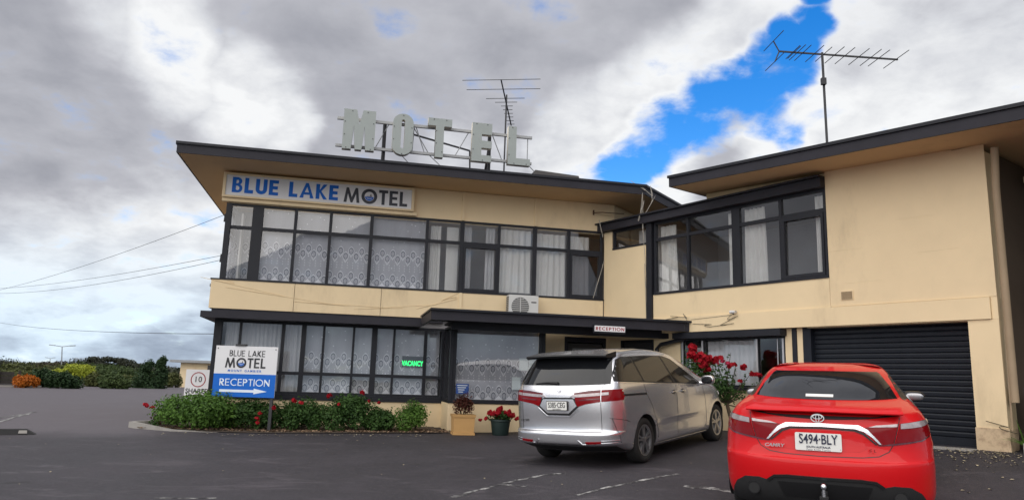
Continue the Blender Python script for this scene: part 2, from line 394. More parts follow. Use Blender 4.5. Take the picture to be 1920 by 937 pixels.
t.put(b.inputs['Base Color'], c); t.put(b.inputs['Roughness'], t.m('ADD', t.m('MULTIPLY', n2, .3), .56))
bn = t.node('ShaderNodeBump'); bn.inputs['Strength'].default_value = .55; bn.inputs['Distance'].default_value = .012
t.put(bn.inputs['Height'], t.m('ADD', n3, t.m('MULTIPLY', n4, .7))); t.l.new(bn.outputs[0], b.inputs['Normal'])
mat('grass_land', (.045, .06, .022), .9, var=.4, scale=.2, bump=.4, bscale=8)
mat('soil', (.075, .055, .04), .95, var=.35, scale=12, bump=.8, bscale=40)
mat('concrete', (.30, .285, .265), .85, var=.2, scale=5, bump=.3, bscale=60, dirt=((.08, .07, .06), 3, .5, .8, .6))
mat('old_paint', (.50, .50, .48), .8, var=.3, scale=20)
tag(sheet('terrain', [-3000, -900, -300, -120]+lin(-80, 40, 30)+[90, 300, 900, 3000], [-400, -60, -20]+lin(-10, 110, 40)+[160, 300, 700, 1500, 4500], -.035, 'grass_land'), kind='structure')
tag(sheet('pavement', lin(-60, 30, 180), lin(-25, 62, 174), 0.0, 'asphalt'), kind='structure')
def ground_strip(name, pts, wid, m, dz=.004, rnd=0.0):
    v = []; f = []; k = len(pts)
    P = [Vector(p) for p in pts]
    for i, p in enumerate(P):
        tdir = (P[min(i+1, k-1)]-P[max(i-1, 0)]).normalized(); nn = Vector((-tdir.y, tdir.x))
        for sg in (-1, 1):
            q = p+nn*sg*(wid/2+random.uniform(-rnd, rnd)); v.append((q.x, q.y, G(q.x, q.y)+dz))
    for i in range(k-1): f.append((2*i, 2*i+1, 2*i+3, 2*i+2))
    mb = MB(); mb.add(v, f); return mb.build(name, m)
m, t, b = base_mat('worn_paint')
tc = t.node('ShaderNodeTexCoord').outputs['Object']
t.put(b.inputs['Base Color'], t.mix(t.smooth(t.noise(tc, 6, 8, .8), .44, .62), (.030, .028, .032), (.40, .40, .39))); b.inputs['Roughness'].default_value = .8

# ================================================================== MOTEL BUILDING
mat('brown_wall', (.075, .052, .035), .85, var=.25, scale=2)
def gz(fr, s, o=0): q = fr.p(s, 0, o); return G(q.x, q.y)
BLD = thing('motel_building', (J.x, J.y, .30), 'cream two-storey motel building with charcoal trim, flat roofs and roller-door garage wing', 'building')
def part(name, mb, m, parent=BLD, **k): return mb.build(name, m, parent, **k)
ZB = -.3
NA = -N1; NB = -N2                    # directions back into the building
L0 = F1.p(-8.75, 0); R0 = F2.p(8.42, 0)
# --- storey slabs and back walls
backL = L0+NA*6.5; backR = R0+NB*6.5
den = U1.x*U2.y-U1.y*U2.x; dd = backR-backL
tX = (dd.x*U2.y-dd.y*U2.x)/den; XB = backL+U1*tX
foot = [L0, J, R0, backR, XB, backL]
def inset(p): return p
def footprint(o): return [F1.p(-8.70, 0, -o), J+(NA+NB).normalized()*o, F2.p(8.37, 0, -o), backR, XB, backL]
part('floor', MB().slab(footprint(.30), 0.25, .36), 'interior_dark')
part('floor', MB().slab(footprint(.12), 2.62, 2.80), 'interior')
part('back_wall', MB().add([backL+Vector((0, 0, ZB)), XB+Vector((0, 0, ZB)), XB+Vector((0, 0, 5.8)), backL+Vector((0, 0, 5.8))], [(0, 1, 2, 3)]), 'cream')
part('back_wall', MB().add([backR+Vector((0, 0, ZB)), XB+Vector((0, 0, ZB)), XB+Vector((0, 0, 5.3)), backR+Vector((0, 0, 5.3))], [(0, 1, 2, 3)]), 'cream')
part('inner_wall', MB().box(F1, -8.2, 3.0, 2.81, 5.85, -4.3, -4.2), 'interior')
part('inner_wall', MB().box(F1, -8.2, 3.0, .37, 2.61, -3.6, -3.5), 'interior')
part('inner_wall', MB().box(F2, 1.2, 8.3, 2.81, 5.10, -2.4, -2.3), 'interior')
part('inner_wall', MB().box(F2, 1.55, 1.65, 2.81, 5.10, -4.0, -.15), 'interior')

# --- wall of the long front (upper floor, parapet band, plinth)
W1 = part('wall', MB().box(F1, -8.75, -3.53, 5.165, 5.86, -.12, 0).box(F1, -3.47, -1.76, 5.165, 5.86, -.12, 0).box(F1, -1.70, .28, 5.165, 5.86, -.12, 0)
          .box(F1, -8.75, .28, 5.10, 5.165, -.16, -.05), 'cream')
for s in (-3.5, -1.73): part('batten', MB().box(F1, s-.032, s+.032, 5.17, 5.855, -.06, .035), 'cream', W1)
PAR = part('parapet_panel', MB().box(F1, -8.91, -7.18, 2.835, 3.45, -.10, .06), 'cream_board')
for a, b_ in ((-7.17, -5.30), (-5.29, -3.53)): part('parapet_panel', MB().box(F1, a, b_, 2.835, 3.45, -.10, .06), 'cream_board')
for a, b_ in ((-3.46, -1.70), (-1.69, -.02)): part('parapet_panel', MB().box(F1, a, b_, 2.80, 3.45, -.10, .06), 'cream_board')
part('batten', MB().box(F1, -3.53, -3.46, 2.80, 3.45, -.10, .085), 'cream', PAR)
part('plinth', MB().box(F1, -8.70, -3.80, ZB, .945, -.14, .0), 'cream')
# left end wall
FL = Frame(F1.p(-8.75, 0, 0), -N1, -U1)          # s runs back from the corner, o outwards to the left
part('side_wall', MB().box(FL, .005, 6.5, 5.17, 5.855, -.12, -.003).box(FL, 2.6, 6.5, 2.84, 5.165, -.12, 0).box(FL, 0.105, 6.5, 2.835, 3.45, -.10, .157)
     .box(FL, 0.005, 6.5, ZB, .945, -.12, -.055).box(FL, 3.0, 6.5, .95, 2.83, -.12, 0), 'cream')
# upper block behind the low roof
E3 = Vector((math.sin(R(34.5)), math.cos(R(34.5)), 0)); FE = Frame(F1.p(.28, 0, 0), E3, Vector((E3.y, -E3.x, 0)))
part('side_wall', MB().box(FE, .0, 6.0, 5.30, 5.855, -.12, .0), 'cream')

# --- windows
def grid_window(fr, ss, zs, off, parent, mull=.05, fw=.05, glassm='window_glass', thick={}, name='window', skip=(), depth=.07, bars=True, split=None, gi=None):
    s0, s1, z0, z1 = ss[0], ss[-1], zs[0], zs[-1]
    win = MB().box(fr, s0-fw, s1+fw, z1, z1+fw, off-depth, off+.012).box(fr, s0-fw, s1+fw, z0-fw, z0, off-depth, off+.03).box(fr, s0-fw, s0, z0, z1, off-depth, off+.01).box(fr, s1, s1+fw, z0, z1, off-depth, off+.01).build(name, 'charcoal', parent)
    hw = [0]+[thick.get(i, mull)/2 for i in range(1, len(ss)-1)]+[0]
    for i in range(1, len(ss)-1): MB().box(fr, ss[i]-hw[i], ss[i]+hw[i], z0, z1, off-depth, off+.008).build('mullion', 'charcoal', win)
    for i in range(len(ss)-1):
        a, b_ = ss[i]+hw[i], ss[i+1]-hw[i+1]
        for k in range(1, len(zs)-1): MB().box(fr, a, b_, zs[k]-.035, zs[k]+.035, off-depth, off+.002).build('transom', 'charcoal', win)
        for k in range(len(zs)-1):
            if (i, k) in skip: continue
            c0 = zs[k]+(.035 if k else 0); c1 = zs[k+1]-(.035 if k < len(zs)-2 else 0)
            g = glassm if gi is None or (i, k) not in gi else gi[(i, k)]
            tl = random.uniform(-.004, .004); tu = random.uniform(-.004, .004)
            P = [fr.p(a, c0, off-.03-tl), fr.p(b_, c0, off-.03-tu), fr.p(b_, c1, off-.03+tl), fr.p(a, c1, off-.03+tu)]
            Q = [p-fr.n*.005 for p in P]
            MB().add(P+Q, [(0, 1, 2, 3), (7, 6, 5, 4), (0, 4, 5, 1), (1, 5, 6, 2), (2, 6, 7, 3), (3, 7, 4, 0)]).build('pane', g, win)
    return win
WU = grid_window(F1, [-8.66, -8.09, -7.28, -6.515, -5.60, -4.325, -3.50, -2.61, -1.73, -.88, -.06], [3.50, 4.635, 5.115], -.02, BLD, mull=.065,
                 thick={1: .23, 4: .075, 6: .10, 8: .10, 9: .08}, gi={(9, 0): 'window_dark'})
for i, s in ((6, -3.06), (8, -1.31), (9, -.47)):      # opening sashes
    pass
for a, b_ in ((-3.45, -2.645), (-.84, -.065)):
    MB().box(F1, a, b_, 4.53, 4.598, -.06, .012).box(F1, a, b_, 3.505, 3.57, -.06, .012).box(F1, a, a+.05, 3.57, 4.53, -.06, .012).box(F1, b_-.05, b_, 3.57, 4.53, -.06, .012).build('sash', 'charcoal', WU)
grid_window(FL, [.16, 1.3, 2.5], [3.50, 4.635, 5.115], -.02, BLD, mull=.06)
part('corner_post', MB().box(FL, -.01, .11, 3.452, 5.163, -.10, .012), 'charcoal')
part('sill', MB().box(F1, -8.93, .0, 3.452, 3.478, -.02, .075), 'charcoal')
# ground floor strip window
WL = grid_window(F1, [-8.60, -8.228, -7.343, -6.909, -6.481, -5.835, -5.377, -4.942, -4.232, -3.86], [1.12, 1.51, 2.555], -.02, BLD, mull=.05, thick={3: .10, 6: .12, 2: .07, 8: .07})
part('corner_post', MB().box(FL, -.012, .10, .955, 2.60, -.14, .012), 'charcoal')
grid_window(FL, [.14, 1.5, 2.9], [1.12, 1.51, 2.555], -.02, BLD, mull=.06)
part('sill', MB().box(F1, -8.66, -3.80, .95, 1.068, -.05, .03), 'charcoal')
# slim canopy under the parapet
part('canopy', MB().box(F1, -8.98, -4.40, 2.605, 2.735, -.13, .50).box(F1, -8.85, -3.86, 2.74, 2.83, -.13, .035), 'charcoal_roof')
part('canopy', MB().box(FL, .16, 4, 2.605, 2.735, -.12, .23), 'charcoal_roof')

# --- reception bay
BS0, BS1, BO = -3.82, -1.72, 1.10
BAY = part('bay_wall', MB().box(F1, BS0, BS1, ZB, .99, BO-.14, BO), 'cream')
for a in (BS0, BS1-.12): part('bay_wall', MB().box(F1, a, a+.12, ZB, .99, .005, BO-.145), 'cream')
grid_window(F1, [-3.68, -1.85], [1.075, 2.575], BO-.02, BLD, fw=.07)
for a, b_ in ((BS0, -3.755), (-1.775, BS1)): part('bay_post', MB().box(F1, a, b_, 1.0, 2.66, BO-.10, BO+.005), 'charcoal')
FB = Frame(F1.p(BS0, 0, BO), -N1, -U1)
grid_window(FB, [.16, .98], [1.075, 2.575], -.02, BLD, fw=.055)
part('bay_head', MB().box(F1, BS0-.02, BS1+.02, 2.665, 2.72, .12, BO+.02).box(F1, BS0, BS1, .995, 1.0, .2, BO+.03), 'charcoal')
# --- entrance canopy
cp = [F1.p(-4.37, 0, 2.40), F1.p(1.16, 0, 2.40), F2.p(2.52, 0, .02), F2.p(0.02, 0, .02), F1.p(-.05, 0, .03), F1.p(-4.37, 0, .52)]
part('entrance_canopy', MB().slab(cp, 2.735, 2.80), 'charcoal_roof')
part('canopy_fascia', MB().box(F1, -4.40, 1.19, 2.62, 2.832, 2.402, 2.44).box(F1, -4.41, -4.372, 2.62, 2.83, .53, 2.395), 'charcoal_roof')
part('canopy_gutter', MB().box(F1, -4.43, 1.22, 2.805, 2.845, 2.442, 2.50).box(F1, -4.44, -4.415, 2.808, 2.84, .53, 2.44), 'charcoal')
part('canopy_beam', MB().box(F1, -3.9, 1.1, 2.50, 2.733, 1.62, 1.74).box(F1, -4.36, 1.15, 2.66, 2.733, 2.2, 2.39), 'charcoal')
# entrance wall with door
ent = part('entrance_wall', MB().box(F1, -1.70, -.95, ZB, 2.73, -.12, 0).box(F1, .08, .3, ZB, 2.73, -.12, -.002).box(F1, -.95, .08, 2.56, 2.73, -.12, 0), 'cream')
DR = part('door', MB().box(F1, -.86, .0, .37, 2.40, -.10, -.05), 'interior_dark')
MB().box(F1, -.95, -.865, .3, 2.555, -.11, .02).box(F1, .002, .08, .3, 2.555, -.11, .02).box(F1, -.865, .002, 2.44, 2.555, -.11, .02).build('door_frame', 'charcoal', DR)
mat('door_glass', (.16, .15, .13), .25, var=.1)
MB().box(F1, -.74, -.10, .6, 2.30, -.049, -.035).build('door_panel', 'door_glass', DR)
MB().tube([F1.p(-.12, 1.2, -.02), F1.p(-.12, 1.55, -.02)], .012).build('handle', 'alu', DR)

# --- wing: upper wall
FRS = lambda s: 5.561-.0464*(s-2.886)          # soffit height falls slightly towards the road
def zt(s): return FRS(s)
W2 = part('wing_wall', MB().box(F2, .03, .30, 2.66, 5.125, -.14, 0).box(F2, .30, 1.45, 2.66, 4.655, -.14, 0).box(F2, 1.62, 5.80, 2.945, 3.475, -.14, 0), 'cream')
grid_window(F2, [.37, 1.42], [4.70, 5.085], -.015, BLD, fw=.04)
part('wing_post', MB().box(F2, 1.45, 1.615, 2.66, 5.13, -.14, .05), 'charcoal')
WW = grid_window(F2, [1.70, 2.61, 3.845, 4.865, 5.75], [3.525, 4.73, 5.08], -.01, BLD, mull=.06, fw=.05, thick={2: .19})
for a, b_ in ((4.90, 5.745),):
    MB().box(F2, a, b_, 4.63, 4.693, -.06, .02).box(F2, a, b_, 3.53, 3.59, -.06, .02).box(F2, a, a+.05, 3.59, 4.63, -.06, .02).box(F2, b_-.05, b_, 3.59, 4.63, -.06, .02).build('sash', 'charcoal', WW)
part('head_band', MB().box(F2, -.13, 5.80, 5.132, 5.305, -.10, .15), 'charcoal_roof')
part('gutter', MB().box(F2, -.22, 5.80, 5.309, 5.345, -.10, .21), 'charcoal')
lowroof = [F2.p(-.1, 0, -.11), F2.p(5.79, 0, -.11), F2.p(5.79, 0, -5.5), F2.p(-.1, 0, -5.5)]
part('low_roof', MB().slab(lowroof, 5.14, 5.30), 'charcoal_roof')
part('wing_wall', MB().add([F2.p(3.1, 5.347, -.05), F2.p(5.795, 5.347, -.05), F2.p(5.795, zt(5.795)-.01, -.05), F2.p(3.1, zt(3.1)-.01, -.05),
                            F2.p(3.1, 5.347, -.2), F2.p(5.795, 5.347, -.2), F2.p(5.795, zt(5.795)-.01, -.2), F2.p(3.1, zt(3.1)-.01, -.2)],
                           [(0, 1, 2, 3), (7, 6, 5, 4), (0, 4, 5, 1), (1, 5, 6, 2), (2, 6, 7, 3), (3, 7, 4, 0)]), 'cream')
# --- wing: blank wall of long blocks, laid in courses with hairline joints
BW = part('block_wall', MB().box(F2, 5.83, 8.40, 2.945, 5.22, -.30, -.012), 'cream')
bz = 2.95; rng = random.Random(5); row = 0
while bz < 5.5:
    h = .197; x = 5.806; cuts = [5.806]
    x += (.62 if row % 2 else .32)
    while x < 8.25: cuts.append(x); x += .61
    cuts.append(8.42)
    for a, b_ in zip(cuts, cuts[1:]):
        top = min(bz+h, zt((a+b_)/2)+.02)
        if top-bz < .03: continue
        pr = rng.uniform(-.0007, .0007); g = rng.choice((0, 0, 0, 0, .0005, .0014))
        MB().box(F2, a, b_, bz+g, min(bz+h, top), -.011, pr).build('block', 'cream_board', BW)
    bz += h; row += 1
# concrete beam over the garage
part('beam', MB().box(F2, 1.62, 8.33, 2.615, 2.942, -.25, .03), 'cream')
part('pier', MB().box(F2, 8.0, 8.42, .66, 2.61, -.35, 0).box(F2, 8.335, 8.42, 2.612, 2.944, -.3, -.002), 'cream')
m, t, b = base_mat('stained_plinth')
tc = t.node('ShaderNodeTexCoord').outputs['Object']
t.put(b.inputs['Base Color'], t.mix(t.smooth(t.noise(tc, 9, 7, .7), .42, .68), (.60, .46, .30), (.40, .29, .19))); b.inputs['Roughness'].default_value = .85
part('pier_base', MB().box(F2, 8.005, 8.425, ZB, .655, -.35, .006).box(F2, 7.99, 8.44, .67, 1.02, -.30, .012), 'stained_plinth')
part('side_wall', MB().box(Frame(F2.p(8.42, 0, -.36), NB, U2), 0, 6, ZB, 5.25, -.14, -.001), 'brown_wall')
VG = part('vent', MB().box(F2, 6.005, 6.23, 3.055, 3.215, -.004, .012), 'cream')
mat('vent_tan', (.30, .215, .13), .8)
for i in range(7): MB().box(F2, 6.02, 6.215, 3.068+i*.0195, 3.08+i*.0195, .012, .02).build('louvre', 'vent_tan', VG)
# --- wing: ground floor
LO = -.12
part('wing_lower_wall', MB().box(F2, 0.0, .50, ZB, 2.73, LO-.1, LO).box(F2, .50, 1.52, 2.50, 2.66, LO-.1, LO).box(F2, 1.52, 2.28, ZB, 2.66, LO-.1, LO)
     .box(F2, 2.28, 4.80, ZB, 1.50, LO-.1, LO).box(F2, 4.80, 4.95, ZB, 2.61, LO-.1, LO).box(F2, 5.05, 5.17, ZB, 2.61, LO-.1, LO).box(F2, 2.28, 4.80, 2.50, 2.612, LO-.1, LO), 'cream')
D2 = part('door', MB().box(F2, .56, 1.46, .4, 2.44, LO-.08, LO-.03), 'plastic_dark')
MB().box(F2, .50, .555, .3, 2.495, LO-.1, LO+.015).box(F2, 1.465, 1.52, .3, 2.495, LO-.1, LO+.015).box(F2, .555, 1.465, 2.445, 2.495, LO-.1, LO+.015).build('door_frame', 'charcoal', D2)
MB().tube([F2.p(1.38, 1.3, LO), F2.p(1.38, 1.5, LO)], .014).build('handle', 'alu', D2)
part('window_hood', MB().box(F2, 2.24, 4.84, 2.475, 2.60, LO+.002, .10), 'charcoal')
W3 = grid_window(F2, [2.32, 2.87, 4.182, 4.77], [1.54, 2.44], LO-.01, BLD, mull=.04, fw=.035, glassm='window_glass', gi={(2, 0): 'window_dark'}, name='window')
for s in (2.87, 4.182, 2.335, 4.755): MB().box(F2, s-.018, s+.018, 1.545, 2.435, LO-.005, LO+.012).build('alu_stile', 'alu', W3)
MB().box(F2, 4.62, 4.635, 1.545, 2.435, LO-.02, LO-.008).build('alu_stile', 'alu', W3)
part('downpipe', MB().box(F2, 4.955, 5.045, .5, 2.61, LO-.08, LO+.02), 'charcoal')
part('window_sill', MB().box(F2, 2.26, 4.82, 1.44, 1.50, LO, LO+.07), 'charcoal')
# --- roller door
RD = part('roller_door', MB().box(F2, 5.17, 5.33, ZB, 2.61, LO-.12, LO+.01), 'shutter')
GS0, GS1, GO = 5.33, 8.0, -.24
sm = MB(); prof = [(0, -.012), (.016, 0), (.06, .004), (.078, -.004), (.083, -.014), (.083, -.03), (0, -.03)]
sm.add([F2.u*(GS0)+F2.z*z+F2.n*o for z, o in prof]+[F2.u*(GS1)+F2.z*z+F2.n*o for z, o in prof],
       [tuple(range(6, -1, -1)), tuple(range(7, 14))]+[(i, (i+1) % 7, 7+(i+1) % 7, 7+i) for i in range(7)])
slat = sm.mesh('slat', 'shutter')
bm = bmesh.new(); bm.from_mesh(slat); bmesh.ops.recalc_face_normals(bm, faces=bm.faces); bm.to_mesh(slat); bm.free()
zz = .84
while zz < 2.58:
    o = link('slat', slat, RD, loc=F2.p(0, zz, GO)-RD.matrix_parent_inverse.inverted().translation); o.matrix_parent_inverse = Matrix.Identity(4)
    o.location = F2.p(0, zz, GO); o.matrix_parent_inverse = WM(RD).inverted()
    zz += .0865
MB().box(F2, GS0, GS1, .55, .838, GO-.03, GO+.006).build('bottom_rail', 'shutter', RD)
part('garage_reveal', MB().box(F2, GS0, GS1, 2.60, 2.612, GO-.1, -.002), 'cream')

# --- roofs
def roof(pts, z0, z1, name='roof', m='charcoal_roof'): return part(name, MB().slab(pts, z0, z1), m)
A = F1.p(-9.63, 0, 1.2); B = F1.p(.606, 0, 1.2); C = B+E3*7.5; Dd = F1.p(-9.63, 0, -7.3)
ins = .03
A1 = F1.p(-9.60, 0, 1.17); B1 = F1.p(.58, 0, 1.17); C1 = C-E3*.03; D1 = F1.p(-9.60, 0, -7.27)
R1 = roof([A1, B1, C1, D1], 5.90, 6.04)
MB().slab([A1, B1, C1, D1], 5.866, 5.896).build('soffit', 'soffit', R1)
def edge_board(p, q, z0, z1, th, m, parent, name, z0b=None, z1b=None, ext=0.0):
    t_ = (q-p).normalized(); nn = Vector((t_.y, -t_.x, 0)); z0b = z0 if z0b is None else z0b; z1b = z1 if z1b is None else z1b
    a, b2 = p-t_*ext, q+t_*ext
    P = [Vector((v.x, v.y, z)) for v, z in ((a, z0), (b2, z0b), (b2, z1b), (a, z1))]+[Vector((v.x, v.y, z))+nn*th for v, z in ((a, z0), (b2, z0b), (b2, z1b), (a, z1))]
    return MB().add(P, [(3, 2, 1, 0), (4, 5, 6, 7), (0, 1, 5, 4), (1, 2, 6, 5), (2, 3, 7, 6), (3, 0, 4, 7)]).build(name, m, parent)
edge_board(A1, B1, 5.862, 6.07, .03, 'charcoal_roof', R1, 'fascia', ext=.03)
edge_board(B1+E3*.031, C1, 5.862, 6.07, .03, 'charcoal_roof', R1, 'fascia')
edge_board(D1, A1, 5.862, 6.07, .03, 'charcoal_roof', R1, 'fascia')
edge_board(A1+N1*.033, B1+N1*.033, 6.045, 6.10, .03, 'charcoal', R1, 'roof_edging', ext=.05)
edge_board(B1+E3*.03+Vector((E3.y, -E3.x, 0))*.033, C1+Vector((E3.y, -E3.x, 0))*.033, 6.045, 6.10, .03, 'charcoal', R1, 'roof_edging')
edge_board(D1-U1*.033, A1-U1*.033, 6.045, 6.10, .03, 'charcoal', R1, 'roof_edging')
mat('roof_box', (.06, .055, .055), .7, var=.3)
RB = MB().add([F1.p(-2.05, 6.05, .3), F1.p(-.9, 6.05, .3), F1.p(-.9, 6.05, .95), F1.p(-2.05, 6.05, .95), F1.p(-2.0, 6.30, .38), F1.p(-.95, 6.25, .38), F1.p(-.95, 6.25, .9), F1.p(-2.0, 6.30, .9)],
              [(0, 1, 2, 3), (7, 6, 5, 4), (0, 4, 5, 1), (1, 5, 6, 2), (2, 6, 7, 3), (3, 7, 4, 0)]).build('roof_hatch', 'roof_box', R1)
s0, s1 = 2.915, 12.5
q = [F2.p(s0, 0, .87), F2.p(s1, 0, .87), F2.p(s1, 0, -7), F2.p(s0, 0, -7)]
zf = lambda x, y: FRS((Vector((x, y, 0))-J).dot(U2))
R2 = part('roof', MB().slab(q, lambda x, y: zf(x, y)+.04, lambda x, y: zf(x, y)+.19), 'charcoal_roof')
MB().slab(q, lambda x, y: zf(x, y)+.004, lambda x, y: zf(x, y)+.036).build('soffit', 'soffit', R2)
edge_board(q[0], q[1], FRS(s0), FRS(s0)+.21, .03, 'charcoal_roof', R2, 'fascia', FRS(s1), FRS(s1)+.21, ext=.03)
edge_board(q[3], q[0], FRS(s0), FRS(s0)+.21, .03, 'charcoal_roof', R2, 'fascia')
edge_board(q[0]+N2*.033, q[1]+N2*.033, FRS(s0)+.185, FRS(s0)+.24, .03, 'charcoal', R2, 'roof_edging', FRS(s1)+.185, FRS(s1)+.24, ext=.05)
edge_board(q[3]-U2*.033, q[0]-U2*.033, FRS(s0)+.185, FRS(s0)+.24, .03, 'charcoal', R2, 'roof_edging')
# --- open undercroft past the wing's right corner
mat('pipe_shaded', (.34, .25, .16), .7, var=.15)  # cream downpipe, its shade put into the colour as an even tan
part('downpipe', MB().tube([F2.p(8.60, zt(8.6)-.10, .10), F2.p(8.53, 4.6, -.02), F2.p(8.53, 1.4, -.02)], .055, 10).tube([F2.p(8.50, 2.95, .0), F2.p(8.47, 1.0, .0)], .014, 6), 'pipe_shaded', smooth=40)
part('beam', MB().box(F2, 8.50, 12.4, 4.92, 5.02, -1.4, -1.28), 'cream')
0 if True else mat('brown_wall', (.075, .052, .035), .85, var=.25, scale=2)
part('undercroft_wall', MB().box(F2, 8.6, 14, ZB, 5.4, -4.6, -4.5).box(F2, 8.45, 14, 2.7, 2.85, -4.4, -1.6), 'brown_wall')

# ================================================================== ROOFTOP MOTEL LETTERS
SO = .50
MS = thing('rooftop_letter_sign', F1.p(-4.2, 6.05, SO), 'large grey block letters spelling MOTEL on a steel frame above the roof', 'sign')
def letter(outs, name):
    me = outline_mesh(outs, .075); me.materials.clear()
    for k in ('letter_face', 'letter_side'): me.materials.append(MATS[k])
    M = Matrix(((F1.u.x, 0, F1.n.x, 0), (F1.u.y, 0, F1.n.y, 0), (0, 1, 0, 0), (0, 0, 0, 1)))
    for p in me.polygons: p.material_index = 0 if p.normal.z > .7 else 1
    me.transform(Matrix.Translation(F1.p(0, 0, SO+.03)) @ M); return link(name, me, MS)
M0, M1, ZT, ZL = -6.385, -5.68, 7.40, 6.47
mw = M1-M0
LT = [letter([[(M0, ZL), (M0+.19*mw+.06, ZL), (M0+.335*mw, ZL+.56), (M0+.375*mw, ZL+.12), (M0+.40*mw, ZL), (M0+.60*mw, ZL), (M0+.625*mw, ZL+.12), (M0+.665*mw, ZL+.56), (M1-.19*mw-.06, ZL), (M1, ZL), (M1, ZT), (M1-.40*mw, ZT), (M0+.5*mw, ZT-.34), (M0+.40*mw, ZT), (M0, ZT)]], 'letter')]
def stad(a, b_, z0, z1, r, n=10):
    return arc(b_-r, z1-r, r, r, 0, 90, n)+arc(a+r, z1-r, r, r, 90, 180, n)+arc(a+r, z0+r, r, r, 180, 270, n)+arc(b_-r, z0+r, r, r, 270, 360, n)
LT.append(letter([stad(-5.29, -4.825, ZL-.02, ZT+.02, .225), stad(-5.095, -5.02, ZL+.13, ZT-.12, .036)], 'letter'))
LT.append(letter([[(-4.31, ZL), (-4.12, ZL), (-4.12, 7.22), (-3.94, 7.22), (-3.94, ZT), (-4.49, ZT), (-4.49, 7.22), (-4.31, 7.22)][::1]], 'letter'))
e0, e1 = -3.46, -2.99
LT.append(letter([[(e0, ZL), (e1, ZL), (e1, ZL+.155), (e0+.23, ZL+.155), (e0+.23, ZL+.33), (e1, ZL+.33), (e1, ZL+.505), (e0+.23, ZL+.505), (e0+.23, ZL+.66), (e1, ZL+.66), (e1, ZT), (e0, ZT)]], 'letter'))
LT.append(letter([[(-2.60, ZL), (-2.06, ZL), (-2.06, ZL+.16), (-2.40, ZL+.16), (-2.40, ZT), (-2.60, ZT)]], 'letter'))
for z in (7.225, 6.585):
    MB().box(F1, -6.53, -1.98, z-.03, z+.03, SO-.12, SO-.055).build('rail', 'letter_rail', MS)
for s in (-5.46, -3.0):
    MB().bar(F1.p(s, 6.05, SO-.16), F1.p(s, 7.23, SO-.16), .07, .05).build('post', 'steel_dark', MS)
    MB().bar(F1.p(s-.02, 6.05, SO-.75), F1.p(s, 6.95, SO-.19), .05).build('stay', 'steel_dark', MS)
for a, b_ in (((-5.66, 6.6), (-5.38, 7.2)), ((-4.80, 7.2), (-4.42, 6.6)), ((-4.74, 7.2), (-4.52, 6.6)), ((-3.82, 6.6), (-3.52, 7.2)), ((-2.93, 7.2), (-2.68, 6.6)), ((-4.81, 6.6), (-4.79, 7.2)), ((-2.07, 6.6), (-2.07, 7.2))):
    MB().tube([F1.p(a[0], a[1], SO-.14), F1.p(b_[0], b_[1], SO-.14)], .011, 6).build('brace', 'galv', MS)
MB().bar(F1.p(-4.85, 7.10, SO-.3), F1.p(-3.3, 7.12, SO-1.2), .035).build('brace', 'steel_dark', MS)
MB().bar(F1.p(-3.3, 7.12, SO-1.2), F1.p(-3.2, 6.05, SO-1.5), .035).build('stay', 'steel_dark', MS)
for a, b_ in (((-5.1, 6.55), (-4.75, 6.05)), ((-4.4, 6.55), (-4.0, 6.05)), ((-2.05, 6.55), (-1.75, 6.05))):
    MB().tube([F1.p(a[0], a[1], SO-.1), F1.p(b_[0], b_[1], SO+.3)], .008, 6).build('stay', 'steel_dark', MS)
rm = MB(); rm.lathe((0, 0, 0), [(.011, 0), (.011, .01)], 8, 'X'); rmesh = rm.mesh('rivet', 'plastic_dark')
rots = Matrix(((F1.n.x, F1.u.x, 0), (F1.n.y, F1.u.y, 0), (0, 0, 1))).to_euler()
for li, pts in ((0, ((-6.2, 7.36), (-5.86, 7.36), (-6.35, 7.1), (-6.35, 6.8), (-5.72, 7.1), (-5.72, 6.75), (-6.3, 6.5), (-5.76, 6.5))), (1, ((-5.06, 7.38), (-5.26, 7.1), (-5.26, 6.8), (-4.86, 7.1), (-4.86, 6.75), (-5.06, 6.47))),
                (2, ((-4.36, 7.37), (-4.07, 7.37), (-4.29, 7.1), (-4.29, 6.8), (-4.15, 6.6))), (3, ((-3.36, 7.37), (-3.1, 7.37), (-3.43, 7.1), (-3.43, 6.75), (-3.2, 6.5))), (4, ((-2.5, 7.37), (-2.57, 7.1), (-2.57, 6.7), (-2.45, 6.5), (-2.15, 6.5)))):
    for s, z in pts:
        o = link('rivet', rmesh, LT[li]); o.location = F1.p(s, z, SO+.105); o.rotation_euler = rots

# ================================================================== SIGNS
# illuminated-style name box under the eave
NS = thing('name_sign', F1.p(-6.77, 5.27, .1), 'long white signboard reading BLUE LAKE MOTEL under the roof eave', 'sign')
MB().box(F1, -8.80, -4.74, 5.31, 5.77, .03, .125).build('panel', 'white_sign', NS)
fmb = MB().box(F1, -8.86, -4.68, 5.772, 5.815, .0, .15).box(F1, -8.86, -4.68, 5.265, 5.308, .0, .15).box(F1, -8.86, -8.802, 5.308, 5.772, .0, .15).box(F1, -4.738, -4.68, 5.308, 5.772, .0, .15)
fmb.build('frame', 'cream', NS)
MB().box(F1, -8.86, -4.60, 5.18, 5.262, .0, .09).build('shelf', 'cream', NS)
word('BLUE LAKE', F1, -8.67, 5.38, .127, .345, 2.28, 'sign_blue', NS, t=.225, gap=.11)
spots, k = word('MOTEL', F1, -6.27, 5.362, .127, .345, 1.44, 'sign_dark', NS, t=.195, gap=.10)
